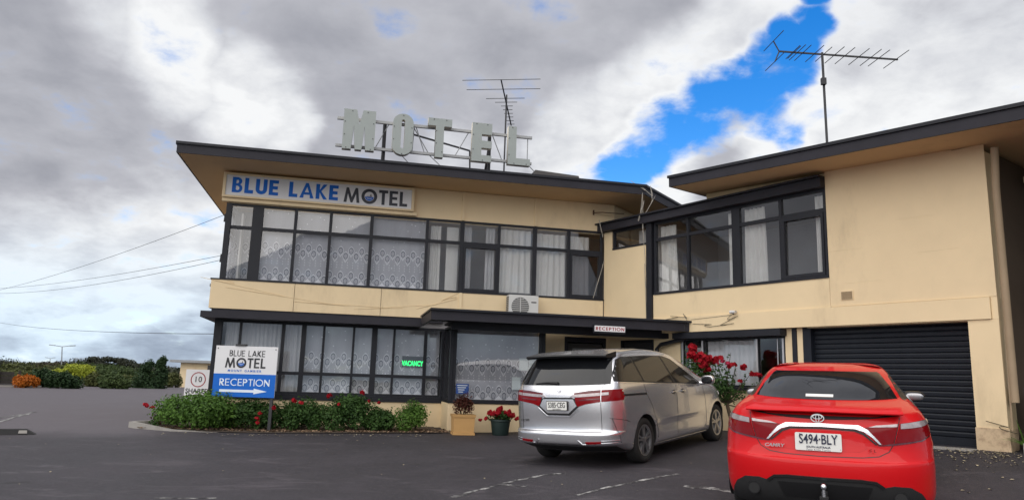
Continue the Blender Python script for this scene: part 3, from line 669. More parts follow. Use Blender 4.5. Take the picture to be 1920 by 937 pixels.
def lake_emblem(fr, cx, cz, r, o, parent):
    me = outline_mesh([[(-r, -.12*r)]+arc(0, 0, r, r, 180+7, 360-7, 20)+[(r, -.12*r)]], .001); place(me, fr, cx, cz, o, name='emblem_water', m='sign_blue', parent=parent)
    me = outline_mesh([arc(0, -.30*r, .62*r, .16*r, 200, 340, 10)+arc(0, -.42*r, .62*r, .16*r, 340, 200, 10)], .001); place(me, fr, cx, cz, o+.002, name='emblem_ripple', m='white_sign', parent=parent)
    me = outline_mesh([[(-.62*r, .02*r), (.1*r, .06*r), (.22*r, .16*r), (.26*r, .55*r), (.42*r, .55*r), (.42*r, .2*r), (.62*r, .05*r), (.62*r, -.06*r), (-.55*r, -.06*r)]], .001); place(me, fr, cx, cz, o, name='emblem_island', m='sign_dark', parent=parent)
lake_emblem(F1, spots[1]+.5*k, 5.362+.1725, .10, .128, NS)

# forecourt board on posts
FS = Frame((-5.22, 14.62, 0), (1, .03, 0), (.03, -1, 0))
BS = thing('reception_board', (-5.22, 14.68, G(-5.2, 14.7)), 'blue and white BLUE LAKE MOTEL reception board with arrow above the rose bed', 'sign')
MB().box(FS, -.61, .61, 1.018, 2.012, -.03, .0).build('panel', 'white_sign', BS)
MB().box(FS, -.609, .609, 1.0185, 1.465, .0005, .003).build('blue_field', 'sign_blue', BS)
for a in (-.60, .52): MB().box(FS, a, a+.06, .2, 1.95, -.09, -.031).build('post', 'steel_dark', BS)
word('BLUE LAKE', FS, -.335, 1.81, .003, .118, .70, 'sign_black', BS, t=.12, gap=.12)
spots, k = word('MOTEL', FS, -.405, 1.585, .003, .195, .80, 'sign_black', BS, t=.17, gap=.10)
lake_emblem(FS, spots[1]+.5*k, 1.585+.0975, .062, .004, BS)
for w_, x_ in (('MOUNT', -.205), ('GAMBIER', .15)): place(text_mesh(w_, .062, .001, .001, space=1.4), FS, x_, 1.525, .003, m='sign_blue', parent=BS)
word('RECEPTION', FS, -.48, 1.235, .006, .135, .98, 'arrow_pale', BS, t=.12, gap=.12)
me = outline_mesh([[(-.47, -.025), (.20, -.025), (.20, -.055), (.46, 0), (.20, .055), (.20, .025), (-.47, .025)]], .001); place(me, FS, -.0, 1.135, .006, name='arrow', m='arrow_pale', parent=BS)
MB().box(FS, -.23, -.02, 2.0125, 2.05, -.06, .02).build('clip', 'steel_dark', BS)
for s in (-.57, .57): MB().tube([FS.p(s, 1.96, 0), FS.p(s, 1.96, .006)], .012).build('bolt', 'steel_dark', BS)
# shared-zone sign
FZ = Frame((-6.92, 16.5, 0), (1, .05, 0), (.05, -1, 0))
SZ = thing('shared_zone_sign', (-6.92, 16.5, G(-6.9, 16.5)), 'white 10 SHARED ZONE speed sign behind the rose bed', 'sign')
MB().box(FZ, -.28, .29, .75, 1.53, -.012, .0).build('panel', 'white_sign', SZ)
MB().box(FZ, -.03, .03, .2, 1.5, -.07, -.013).build('post', 'galv', SZ)
me = outline_mesh([arc(0, 0, .165, .165, 0, 360, 32)[:-1], arc(0, 0, .145, .145, 0, 360, 32)[:-1]], .001); place(me, FZ, 0, 1.31, .003, name='red_ring', m='red_paint', parent=SZ)
for ch, dx_ in (('1', -.05), ('0', .045)): place(text_mesh(ch, .17, .001, .002), FZ, dx_, 1.31, .003, m='sign_black', parent=SZ)
place(text_mesh('SHARED', .14, .001, .003), FZ, 0, 1.055, .003, m='sign_black', parent=SZ)
place(text_mesh('ZONE', .14, .001, .003), FZ, 0, .93, .003, m='sign_black', parent=SZ)
# small reception sign hanging on the entrance canopy
RS = thing('entrance_sign', F1.p(-.76, 2.52, 2.45), 'small white RECEPTION sign with red letters on the entrance canopy', 'sign')
MB().box(F1, -1.085, -.43, 2.535, 2.65, 2.505, 2.53).build('panel', 'white_sign', RS)
MB().box(F1, -1.10, -.415, 2.50, 2.67, 2.45, 2.504).build('backing', 'charcoal', RS)
word('RECEPTION', F1, -1.065, 2.558, 2.532, .068, .615, 'red_paint', RS, t=.17, gap=.17, extrude=.001)
# vacancy light in the window
VF = Frame(F1.p(-4.50, 0, -.10), U1, N1)
VS = thing('vacancy_sign', F1.p(-4.6, 1.72, -.10), 'lit green VACANCY sign inside the ground floor window', 'sign')
MB().box(VF, -.235, .235, 1.73, 1.97, -.03, 0).build('case', 'plastic_dark', VS)
place(text_mesh('VACANCY', .15, .004, .005), VF, 0, 1.805, .006, .66, 1.0, m='led_green', parent=VS)
# blue notice and papers on the bay window
BN = MB().box(F1, -3.66, -3.39, 1.19, 1.40, BO-.014, BO-.008).build('blue_notice', 'notice_blue', None); tag(BN, 'small blue notice in the lower corner of the bay window', 'notice')
for i in range(4): MB().box(F1, -3.64+.01*i, -3.42-.03*i, 1.355-.045*i, 1.372-.045*i, BO-.0078, BO-.007).build('print_line', 'paper', BN)
for (a, b_, z0, z1, lab) in ((-2.29, -2.09, 1.72, 1.98, 'left upper sheet of paper taped inside the bay window'), (-2.08, -1.87, 1.76, 1.96, 'right upper sheet of paper taped inside the bay window'), (-2.44, -2.25, 1.30, 1.57, 'lower sheet of paper taped inside the bay window')):
    tag(MB().box(F1, a, b_, z0, z1, BO-.058, BO-.056).build('paper_sheet', 'paper'), lab, 'paper')
# ================================================================== CURTAINS
def lace_material(name, alpha, base, halo, ring):
    m = bpy.data.materials.new(name); m.use_nodes = True; t = NT(m.node_tree); t.n.clear(); MATS[name] = m
    uv = t.node('ShaderNodeUVMap').outputs[0]; u, v, _ = t.sep(uv)
    P = .235
    def row(h, ph, dark):
        fu = t.m('SUBTRACT', t.m('FRACT', t.m('ADD', t.m('DIVIDE', u, P), ph)), .5)
        a = t.m('DIVIDE', t.m('MULTIPLY', fu, P), .054); b = t.m('DIVIDE', t.m('SUBTRACT', v, h), .078)
        e = t.m('SQRT', t.m('ADD', t.m('MULTIPLY', a, a), t.m('MULTIPLY', b, b)))
        rg = t.m('MULTIPLY', t.smooth(e, .62, .74), t.smooth(e, 1.04, .94))
        low = t.smooth(b, -.95, -.6); rg = t.m('MULTIPLY', rg, low)
        b2 = t.m('DIVIDE', t.m('SUBTRACT', v, h-.02), .115); a2 = t.m('DIVIDE', t.m('MULTIPLY', fu, P), .078)
        e2 = t.m('ADD', t.m('ABSOLUTE', t.m('MULTIPLY', a2, t.m('SUBTRACT', 1.25, t.m('MULTIPLY', b2, .35)))), t.m('MULTIPLY', t.m('MULTIPLY', b2, b2), .8))
        hl = t.m('MULTIPLY', t.m('MULTIPLY', t.smooth(e2, 1.2, .9), t.smooth(e2, .45, .75)), .62)
        return rg, hl
    R1 = None; H1 = None
    for h, ph in ((.23, 0.0), (.11, .5), (.80, .12), (.68, .62)):
        r_, h_ = row(h, ph, 1)
        R1 = r_ if R1 is None else t.m('MAXIMUM', R1, r_); H1 = h_ if H1 is None else t.m('MAXIMUM', H1, h_)
    # zig-zag hem, falling sprigs between the rows
    fz = t.m('ABSOLUTE', t.m('SUBTRACT', t.m('FRACT', t.m('ADD', t.m('DIVIDE', u, P), .5)), .5))
    zig = t.m('SUBTRACT', t.m('SUBTRACT', v, .0), t.m('MULTIPLY', fz, .26))
    hem = t.smooth(zig, .012, -.004)
    zl = t.m('MULTIPLY', t.smooth(t.m('ABSOLUTE', zig), .010, .004), .7)
    vo = t.node('ShaderNodeTexVoronoi'); t.put(vo.inputs['Vector'], uv); vo.inputs['Scale'].default_value = 8.0
    sp = t.m('MULTIPLY', t.smooth(vo.outputs[0], .16, .07), .8)
    fu2 = t.m('ABSOLUTE', t.m('SUBTRACT', t.m('FRACT', t.m('ADD', t.m('DIVIDE', u, P/2), .3)), .5))
    drops = t.m('MULTIPLY', t.m('MULTIPLY', t.smooth(fu2, .07, .03), t.smooth(t.m('SINE', t.m('MULTIPLY', v, 110.0)), .0, .6)), t.m('MULTIPLY', t.smooth(v, .38, .42), t.smooth(v, .60, .54)))
    lite = t.m('MAXIMUM', t.m('MAXIMUM', H1, sp), t.m('MAXIMUM', drops, t.m('MULTIPLY', hem, .8)), clamp=True)
    drk = t.m('MAXIMUM', R1, zl)
    fold = t.noise(t.comb(u, t.m('MULTIPLY', v, .06), 0), 6.0, 4, .6)
    bc = t.mix(t.m('MULTIPLY', fold, .8), base, tuple(c*.72 for c in base))
    c = t.mix(lite, bc, halo); c = t.mix(t.m('MULTIPLY', drk, .85), c, ring)
    df = t.node('ShaderNodeBsdfDiffuse'); t.put(df.inputs[0], c)
    tr = t.node('ShaderNodeBsdfTransparent'); mx = t.node('ShaderNodeMixShader')
    t.put(mx.inputs[0], t.m('MAXIMUM', t.m('ADD', t.m('MULTIPLY', lite, .25), alpha, clamp=True), drk, clamp=True))
    t.l.new(tr.outputs[0], mx.inputs[1]); t.l.new(df.outputs[0], mx.inputs[2])
    o = t.node('ShaderNodeOutputMaterial'); t.l.new(mx.outputs[0], o.inputs[0]); return m
lace_material('lace', .80, (.56, .57, .62), (.82, .82, .86), (.07, .075, .11))
mat('drape', (.80, .79, .76), .9, var=.08, scale=6, transl=.25)
mat('drape_grey', (.55, .55, .56), .9, var=.08, scale=6, transl=.2)
mat('net', (.72, .72, .74), .9, var=.08, scale=6, transl=.3)
def curtain(fr, s0, s1, z0, z1, off, m, label, amp=.025, wl=.11, flare=0.0, name='curtain', thick=.002, group=None, rod=True):
    n = max(8, int((s1-s0)/wl*8)); nz = 6; rng = random.Random(int(s0*1000+z0*77)); ph = rng.random()*6; v = []; f = []; uv = []
    for j in range(nz+1):
        z = z0+(z1-z0)*j/nz; wv = 1+flare*(1-j/nz)
        for i in range(n+1):
            q = i/n; s = s0+(s1-s0)*q*wv
            a = amp*(math.sin(q*(s1-s0)/wl*6.283+ph+.5*math.sin(j*.7+q*5))+.4*math.sin(q*(s1-s0)/wl*2.7+ph*2))
            v.append(fr.p(s, z, off+a*(.75+.25*(1-j/nz)))); uv.append((s, z-z0))
    for j in range(nz):
        for i in range(n): f.append((j*(n+1)+i, j*(n+1)+i+1, (j+1)*(n+1)+i+1, (j+1)*(n+1)+i))
    mb = MB(); mb.add(v, f); me = mb.mesh(name, m, smooth=60)
    ul = me.uv_layers.new(name='UVMap'); lv = [0]*len(me.loops); me.loops.foreach_get('vertex_index', lv)
    ul.data.foreach_set('uv', [c for i in lv for c in uv[i]])
    o = link(name, me); tag(o, label, 'curtain', group); return o
LC = 'lace curtains in the front windows'
curtain(F1, -8.02, -7.30, 3.49, 5.10, -.16, 'lace', 'lace curtain in the upper window right of the thick corner post', .010, .3, name='lace_curtain', group=LC)
curtain(F1, -7.30, -6.53, 3.49, 5.10, -.165, 'lace', 'lace curtain in the second wide upper pane from the corner post', .010, .3, name='lace_curtain', group=LC)
curtain(F1, -6.52, -5.62, 3.49, 5.10, -.16, 'lace', 'lace curtain in the third wide upper pane under the word LAKE', .010, .3, name='lace_curtain', group=LC)
curtain(F1, -5.60, -4.33, 3.49, 5.10, -.16, 'lace', 'lace curtain in the widest upper pane under the word MOTEL', .010, .3, name='lace_curtain', group=LC)
curtain(FL, .30, 2.4, 3.49, 5.10, -.16, 'lace', 'lace curtain in the side window round the upper corner', .02, .2, name='lace_curtain', group=LC)
curtain(FL, .25, .55, 3.49, 5.0, -.30, 'drape', 'white drape beside the upper corner side window', .03, .1)
curtain(F1, -8.60, -8.22, 3.49, 5.10, -.55, 'lace', 'lace curtain in the narrow upper pane left of the corner post', .02, .2, name='lace_curtain', group=LC)
curtain(F1, -4.22, -3.98, 3.49, 5.03, -.18, 'drape', 'narrow white drape right of the upper lace curtains', .03, .09)
curtain(F1, -3.84, -3.56, 3.49, 5.03, -.20, 'drape', 'flat white panel curtain just left of the dark upper pane', .006, .3)
curtain(F1, -3.44, -3.24, 3.49, 5.08, -.22, 'drape_grey', 'grey drape at the left of the dark upper opening pane', .02, .08)
curtain(F1, -2.90, -2.68, 3.49, 5.08, -.20, 'drape_grey', 'grey drape at the right of the dark upper opening pane', .02, .08)
curtain(F1, -2.57, -1.80, 3.55, 5.07, -.17, 'drape', 'cream curtain in the upper pane above the air conditioner', .028, .16)
curtain(F1, -1.64, -.93, 3.49, 5.03, -.17, 'drape', 'cream curtain in the upper pane right of the air conditioner', .028, .15)
curtain(F1, -.82, -.30, 3.49, 5.03, -.20, 'drape', 'cream curtain in the last upper pane before the wing', .02, .13)
curtain(F1, -8.55, -7.36, 1.10, 2.56, -.20, 'net', 'white net curtain behind the blue and white board', .02, .09)
curtain(F1, -7.32, -6.93, 1.10, 2.56, -.17, 'net', 'white net curtain in the ground floor pane right of the board', .02, .1)
curtain(F1, -6.86, -5.86, 1.10, 2.56, -.15, 'lace', 'lace curtain in the middle ground floor panes', .010, .3, name='lace_curtain', group=LC)
curtain(F1, -5.82, -5.44, 1.10, 2.56, -.155, 'lace', 'narrow lace curtain left of the thick ground floor mullion', .010, .3, name='lace_curtain', group=LC)
curtain(F1, -5.31, -3.90, 1.10, 2.56, -.15, 'lace', 'lace curtain behind the green vacancy light', .010, .3, name='lace_curtain', group=LC)
curtain(F1, -3.70, -1.84, 1.05, 2.58, BO-.16, 'lace', 'lace curtain in the large bay window', .010, .35, name='lace_curtain', group=LC)
curtain(F2, 1.72, 2.17, 3.50, 5.04, -.16, 'drape', 'white drape at the left end of the wing window', .035, .10, .12)
curtain(F2, 3.55, 3.76, 3.50, 5.05, -.18, 'drape', 'thin white drape left of the thick mullion in the wing window', .02, .10)
curtain(F2, 3.98, 4.42, 3.50, 5.05, -.16, 'drape', 'white drape right of the thick mullion in the wing window', .035, .10, .12)
curtain(F2, 5.50, 5.73, 3.50, 5.05, -.16, 'drape', 'white drape at the right end of the wing window', .02, .09)
curtain(F2, 2.92, 4.15, 1.53, 2.42, LO-.12, 'net', 'white net curtain in the ground floor window behind the rose tree', .015, .12)
curtain(F2, 2.40, 2.80, 1.53, 2.30, LO-.16, 'net', 'short net curtain in the left pane behind the rose tree', .015, .12)
curtain(F2, .95, 1.40, 4.68, 5.08, -.25, 'drape_grey', 'grey blind half drawn in the small high wing window', .004, .3)
# wooden frame standing in the bay behind the lace
# ================================================================== AIR CONDITIONER
AC = thing('air_conditioner', F1.p(-2.0, 2.80, .35), 'white air conditioner outdoor unit on the entrance canopy', 'air conditioner')
a0, a1, z0, z1 = -2.42, -1.72, 2.90, 3.44
MB().box(F1, a0, a1, z0, z1, .12, .40).build('case', 'plastic_white', AC)
mat('grille_dark', (.10, .10, .10), .6, var=.1)
me = outline_mesh([arc(0, 0, .205, .215, 0, 360, 30)[:-1]], .004); place(me, F1, a0+.27, z0+.27, .405, name='fan_opening', m='grille_dark', parent=AC)
for i in range(9):
    dz = -.18+.045*i; hw = math.sqrt(max(0, .2**2-dz*dz)); MB().box(F1, a0+.27-hw, a0+.27+hw, z0+.27+dz-.006, z0+.27+dz+.006, .411, .418).build('grille_bar', 'plastic_white', AC)
MB().box(F1, a0+.262, a0+.278, z0+.07, z0+.47, .419, .423).build('grille_bar', 'plastic_white', AC)
for k in range(11): MB().box(F1, a0-.006, a0-.001, z0+.05+k*.042, z0+.075+k*.042, .15, .37).build('side_fin', 'plastic_dark', AC)
for a in (a0+.05, a1-.11): MB().box(F1, a, a+.06, 2.845, z0-.001, .12, .40).build('foot', 'steel_dark', AC)
MB().box(F1, a1-.17, a1-.05, z1-.17, z1-.145, .401, .404).build('badge', 'plastic_dark', AC)
# ================================================================== SECURITY CAMERA AND CABLES
SC = thing('security_camera', F2.p(3.80, 2.95, 0), 'small white security camera on the wall above the rose window', 'camera')
c0 = F2.p(3.80, 2.965, .09)
MB().tube([F2.p(3.84, 2.97, .031), F2.p(3.82, 2.97, .07)], .022, 10).build('bracket', 'plastic_white', SC, smooth=40)
MB().tube([c0+U2*.05-N2*.0, c0-U2*.05+N2*.03], [.032, .034], 12).build('body', 'plastic_white', SC, smooth=40)
MB().tube([c0-U2*.051+N2*.0305, c0-U2*.056+N2*.0335], .026, 12).build('lens', 'plastic_dark', SC)
def dirp(x, y, Y):                     # a point at a given distance along a line of sight measured from the photograph
    fx, fy = (x-960)/1360, (468.5-y)/1360
    M = camera.matrix_world.to_3x3(); r = M @ Vector((fx, fy, -1)); return Vector((0, 0, 1.5))+r*(Y/r.y)
def cable(name, pts, r, m, label, sub=6, cat='cable'):
    P = [Vector(p) for p in pts]; out = []
    for i in range(len(P)-1):
        p0, p1, p2, p3 = P[max(i-1, 0)], P[i], P[i+1], P[min(i+2, len(P)-1)]
        for k in range(sub):
            t_ = k/sub; out.append(.5*((2*p1)+(p2-p0)*t_+(2*p0-5*p1+4*p2-p3)*t_**2+(3*p1-3*p2+p0-p3)*t_**3))
    out.append(P[-1]); o = MB().tube(out, r, 6).build(name, m, smooth=60); tag(o, label, cat); return o
cable('cable', [F2.p(3.80, 2.93, .05), F2.p(3.66, 2.86, .06), F2.p(3.5, 2.74, .045), F2.p(3.2, 2.70, .04), F2.p(2.75, 2.78, .04)], .0045, 'plastic_dark', 'black cable drooping from the security camera')
cable('cable', [F2.p(3.72, 2.915, .036), F2.p(2.7, 2.87, .036)], .003, 'plastic_dark', 'straight thin cable from the security camera to the canopy corner')
cable('cable', [F2.p(2.0, 2.87, .05), F2.p(2.3, 2.93, .06), F2.p(2.6, 2.92, .1), F2.p(2.72, 2.80, .14), F2.p(2.62, 2.62, .16)], .0055, 'plastic_dark', 'looped black cable at the end of the entrance canopy')
cable('cable', [dirp(1188, 344, 16.5), dirp(1205, 354, 16.42), dirp(1222, 367, 16.36), dirp(1223, 375, 16.33), dirp(1212, 397, 16.28), F2.p(1.38, 5.2, .23), F2.p(1.41, 4.95, .10), F2.p(1.425, 4.0, .02), F2.p(1.43, 2.9, .02)], .0055, 'cable_pale', 'pale cable hanging from the roof edge down the wing post')
cable('cable', [F2.p(.10, 5.36, .22), F2.p(.13, 5.15, .2), F2.p(.16, 4.98, .17)], .010, 'cable_pale', 'short pale cable end over the low roof gutter')
cable('cable', [F1.p(-.02, 4.35, .03), F1.p(-.12, 4.0, .06), F1.p(-.28, 3.50, .09)], .007, 'cable_pale', 'pale cord hanging slantwise beside the last upper window')
cable('cable', [F1.p(-8.6, 3.44, .065), F1.p(-7.6, 3.20, .063), F1.p(-6.3, 3.03, .063), F1.p(-5.0, 3.02, .063), F1.p(-4.2, 3.13, .063), F1.p(-3.6, 3.30, .068), F1.p(-3.56, 3.44, .068)], .0045, 'cream', 'cream painted cable sagging along the parapet band')
IB = MB().tube([F1.p(-.25, 5.62, .02), F1.p(-.1, 5.60, .2), F1.p(.45, 5.60, .22)], .012, 6).tube([F1.p(-.27, 5.56, .03), F1.p(-.27, 5.68, .03)], .02, 8).build('iron_bracket', 'rust'); tag(IB, 'rusty iron bracket on the wall under the roof corner', 'bracket')
# overhead service lines on the left
c_end = FL.p(.4, 4.70, .02)
def sag(a, b_, n, drop): return [a.lerp(b_, i/n)-Vector((0, 0, 4*drop*(i/n)*(1-i/n))) for i in range(n+1)]
for i, (z, px, py, dr, lab) in enumerate(((4.95, 0, 529, .35, 'upper black power line running from the motel corner to the left'), (4.02, 0, 528, .30, 'middle power line running left from the upper corner'), (3.92, 0, 531, .45, 'lower sagging power line running left from the upper corner'))):
    a = FL.p(.25, z, .05); b_ = dirp(px, py, 30)
    tag(MB().tube(sag(a, b_+(b_-a)*.6, 24, dr), .0055, 5).build('power_line', 'lead', smooth=60), lab, 'cable')
tag(MB().tube(sag(FL.p(.3, 2.30, .05), FL.p(.3, 2.30, .05).lerp(dirp(0, 598, 40), 1.35), 24, .25), .007, 5).build('power_line', 'lead', smooth=60), 'low power line running left from below the slim canopy', 'cable')
for i, (z, lab) in enumerate(((4.88, 'insulator at the end of the upper power lines'), (3.97, 'insulator at the end of the middle power lines'))):
    tag(MB().tube([FL.p(.25, z-.08, .0), FL.p(.25, z-.08, .06)], .012).tube([FL.p(.25, z-.1, .06), FL.p(.25, z+.08, .06)], [.03, .02], 8).build('insulator', 'plastic_dark'), lab, 'insulator')
tag(MB().tube([FL.p(.3, 3.36, .157), FL.p(.3, 3.36, .24)], .035, 10).build('pipe_stub', 'galv'), 'short grey pipe stub on the parapet end', 'pipe')

# ================================================================== ANTENNAS
TA = thing('tv_antenna', (-.28, 18.5, 6.05), 'television antenna with wide horizontal rods behind the MOTEL letters', 'antenna')
MB().tube([(-.28, 18.5, 6.05), (-.27, 18.5, 9.05)], .022, 8).build('mast', 'steel_dark', TA, smooth=50)
bd = Vector((.16, 1, .02)).normalized(); rd = Vector((1, -.16, -.02)).normalized(); c0 = Vector((-.27, 18.5, 8.78))
MB().bar(c0-bd*.9+Vector((0, 0, .33)), c0+bd*.9-Vector((0, 0, .28)), .03).build('boom', 'steel_dark', TA)
for i, (q, hl) in enumerate(((-.9, 1.02), (-.55, .98), (-.2, .52), (-.05, .30), (.1, .16), (.25, .13), (.4, .12), (.55, .11), (.7, .10), (.85, .10))):
    c = c0+bd*q+Vector((0, 0, .025-.34*q)); MB().tube([c-rd*hl, c+rd*hl], .009, 5).build('rod', 'steel_dark', TA)
TB = thing('tv_antenna', (6.75, 15, 5.7), 'tall television antenna with long boom on the wing roof', 'antenna')
MB().tube([(6.75, 15, 5.5), (6.73, 15, 8.83)], .028, 8).build('mast', 'steel_dark', TB, smooth=50)
MB().box(Frame((6.70, 14.97, 0), (1, 0, 0), (0, -1, 0)), -.05, .05, 8.05, 8.2, 0, .08).build('amplifier_box', 'steel_dark', TB)
p0, p1 = Vector((5.78, 15, 8.83)), Vector((8.40, 15, 8.72)); bx = (p1-p0).normalized()
MB().bar(p0, p1, .032).build('boom', 'steel_dark', TB)
rdir = Vector((-.08, 1, 0)).normalized()
for i, (q, hl) in enumerate(((.30, .26), (.33, .24), (.40, .30), (.52, .30), (.78, .32), (.98, .28), (1.22, .32), (1.45, .32), (1.76, .32), (2.02, .32), (2.2, .32), (2.58, .36))):
    c = p0+bx*q; MB().tube([c-rdir*hl*1.3, c+rdir*hl*1.3], .009, 5).build('rod', 'steel_dark', TB)
for sg in (1, -1):
    e = p0+Vector((-.12 if sg > 0 else -.1, 0, .24*sg)); MB().tube([p0, e], .014, 6).build('arm', 'steel_dark', TB); MB().tube([e-rdir*.5, e+rdir*.5], .009, 5).build('rod', 'steel_dark', TB)

# ================================================================== FORECOURT FIXTURES
# kerbed rose bed
bedk = [(-3.8, 19.2), (-6.2, 16.4), (-7.1, 15.15), (-7.36, 14.82), (-7.40, 14.62), (-7.2, 14.47), (-6.35, 14.15), (-4.6, 14.25), (-3.2, 14.66), (-1.9, 15.05), (-1.22, 15.28)]
kb = MB()
Pk = [Vector((x, y, 0)) for x, y in bedk]; n = len(Pk)
for i, p in enumerate(Pk):
    t_ = (Pk[min(i+1, n-1)]-Pk[max(i-1, 0)]).normalized(); nn = Vector((t_.y, -t_.x, 0))
    h = .11 if i < 6 else (.03 if i == 6 else -.03); g = G(p.x, p.y)
    kb.v += [p+Vector((0, 0, g-.05)), p+Vector((0, 0, g+h)), p-nn*.10+Vector((0, 0, g+h)), p-nn*.10+Vector((0, 0, g-.05))]
for i in range(n-1):
    for k in range(4): kb.f.append([4*i+k, 4*i+(k+1) % 4, 4*i+4+(k+1) % 4, 4*i+4+k]); kb.mi.append(0)
kb.f += [[0, 1, 2, 3], [4*n-1, 4*n-2, 4*n-3, 4*n-4]]; kb.mi += [0, 0]
tag(kb.build('kerb', 'concrete'), kind='structure')
bed = [(x, y) for x, y in bedk[1:]]+[(F1.p(-3.9, 0).x, F1.p(-3.9, 0).y), (F1.p(-8.7, 0).x, F1.p(-8.7, 0).y)]
cx = sum(p[0] for p in bed)/len(bed); cy = sum(p[1] for p in bed)/len(bed)
sb = MB(); sb.add([(x+(cx-x)*.02, y+(cy-y)*.02, G(x, y)+.014) for x, y in bed], [tuple(range(len(bed)))]); tag(sb.build('garden_soil', 'soil'), kind='structure')
# paint marks
for pts, wd_ in (([(-9.9, 14.4), (-10.15, 14.96), (-10.58, 16.09), (-11.1, 17.52)], .13), ([(-10.5, 15.4), (-10.68, 15.73), (-10.94, 16.8)], .06),
                 ([(-.56, 8.3), (-.30, 8.8), (-.11, 9.11), (.22, 9.6), (.51, 9.94), (.81, 10.1)], .09), ([(.8, 8.45), (1.15, 8.85), (1.51, 9.19), (1.9, 9.55), (2.25, 9.83)], .08),
                 ([(-.03, 9.16), (.12, 9.13), (.26, 9.07)], .10), ([(2.12, 8.95), (2.3, 8.86), (2.45, 8.80), (2.62, 8.62)], .16), ([(-3.6, 7.82), (-3.31, 7.84), (-3.0, 7.9)], .05)):
    L_ = []
    for a, b_ in zip(pts, pts[1:]):
        for k in range(6): L_.append((a[0]+(b_[0]-a[0])*k/6, a[1]+(b_[1]-a[1])*k/6))
    tag(ground_strip('painted_line', L_+[pts[-1]], wd_*.75, 'worn_paint', rnd=wd_*.25), kind='structure')
# speed hump / wheel stop
WS = thing('wheel_stop', (-8.9, 12.9, G(-8.9, 12.9)), 'black rubber wheel stop with white reflector blocks at the left edge', 'wheel stop')
mat('rubber', (.014, .014, .015), .75, var=.3, scale=8)
FWS = Frame((-9.15, 12.62, G(-8.7, 12.7)), (1, .42, 0), (.42, -1, 0))
pr = [(-.95, 0), (1.08, 0), (.93, .085), (-.8, .085)]
mb = MB(); mb.add([FWS.p(s, z, .09) for s, z in ((-.95, -.02), (1.10, -.02))]+[FWS.p(s, .10, .05) for s in (-.8, .9)]+[FWS.p(s, .10, -.05) for s in (-.8, .9)]+[FWS.p(s, -.02, -.09) for s in (-.95, 1.10)],
                  [(0, 1, 3, 2), (2, 3, 5, 4), (4, 5, 7, 6), (0, 2, 4, 6), (1, 7, 5, 3), (0, 6, 7, 1)]); mb.build('body', 'rubber', WS)
for s in (.05, .80):
    mb = MB(); k = [(s, .03), (s+.13, .03), (s+.125, .08), (s+.005, .08)]
    mb.add([FWS.p(a, z, .092-.4*z+.006) for a, z in k]+[FWS.p(a, z, .06) for a, z in k], [(0, 1, 2, 3), (7, 6, 5, 4), (0, 4, 5, 1), (1, 5, 6, 2), (2, 6, 7, 3), (3, 7, 4, 0)]); mb.build('reflector', 'concrete', WS)
# concrete edge strip under the roller door, raised kerb and terrace at the right
tag(MB().add([F2.p(5.2, gz(F2, 5.2, .25)+.015, .25), F2.p(8.0, gz(F2, 8, .25)+.02, .25), F2.p(8.0, gz(F2, 8, .25)+.03, -.24), F2.p(5.2, gz(F2, 5.2, .25)+.025, -.24),
               F2.p(5.2, .3, .25), F2.p(8.0, .3, .25), F2.p(8.0, .3, -.24), F2.p(5.2, .3, -.24)], [(0, 1, 2, 3), (0, 4, 5, 1), (1, 5, 6, 2), (3, 2, 6, 7), (0, 3, 7, 4)]).build('threshold', 'concrete'), kind='structure')
tag(MB().box(F2, 8.62, 13, .3, gz(F2, 8.6)+.14, -3, .10).build('terrace', 'concrete'), kind='structure')
tag(MB().box(F2, 8.66, 13, .6, gz(F2, 8.6)+.17, -4.4, -.1).build('garden_soil', 'soil'), kind='structure')
RL = thing('railing', F2.p(8.9, 1.0, -.6), 'dark metal balcony screen in the shaded undercroft at the right edge', 'railing')
MB().box(F2, 8.80, 8.84, 1.0, 3.35, -.9, -.86).build('post', 'steel_dark', RL)
MB().box(F2, 8.845, 11, 2.72, 2.76, -.9, -.86).build('rail', 'galv', RL)
MB().box(F2, 8.845, 11, 3.27, 3.31, -.9, -.86).build('rail', 'galv', RL)
MB().box(F2, 8.845, 11, 2.765, 3.265, -.89, -.87).build('screen', 'plastic_dark', RL)
BX = MB().box(F2, 8.64, 8.95, .95, 1.62, -.35, -.05).build('meter_box', 'steel_dark'); tag(BX, 'dark green service box beside the downpipe base', 'box')
DP = thing('canopy_downpipe', F2.p(2.2, 1.0, .05), 'dark bent downpipe from the entrance canopy end into the wall', 'downpipe')
MB().box(F1, 1.02, 1.185, 2.44, 2.70, 2.20, 2.39).build('rainhead', 'charcoal', DP)
MB().tube([F1.p(1.1, 2.50, 2.3), F2.p(1.92, 2.36, .10), F2.p(1.74, 2.28, .02), F2.p(1.74, .5, .0)], .045, 8).build('pipe', 'charcoal', DP, smooth=40)
# ================================================================== PLANTS
def leaf_mat(name, c1, c2, transl=.25, rough=.6):
    m, t, b = base_mat(name)
    isl = t.node('ShaderNodeNewGeometry').outputs['Random Per Island']
    tc = t.node('ShaderNodeTexCoord').outputs['Object']
    f = t.m('ADD', t.m('MULTIPLY', isl, .65), t.m('MULTIPLY', t.smooth(t.noise(tc, 2.2, 3, .6), .3, .7), .35))
    c = t.mix(f, c1, c2); t.put(b.inputs['Base Color'], c); b.inputs['Roughness'].default_value = rough; b.inputs['Specular IOR Level'].default_value = .3
    tr = t.node('ShaderNodeBsdfTranslucent'); t.put(tr.inputs[0], c); mx = t.node('ShaderNodeMixShader'); mx.inputs[0].default_value = transl
    t.l.new(b.outputs[0], mx.inputs[1]); t.l.new(tr.outputs[0], mx.inputs[2]); t.l.new(mx.outputs[0], t.n['Material Output'].inputs[0])
leaf_mat('leaf_rose', (.018, .048, .013), (.075, .155, .034))
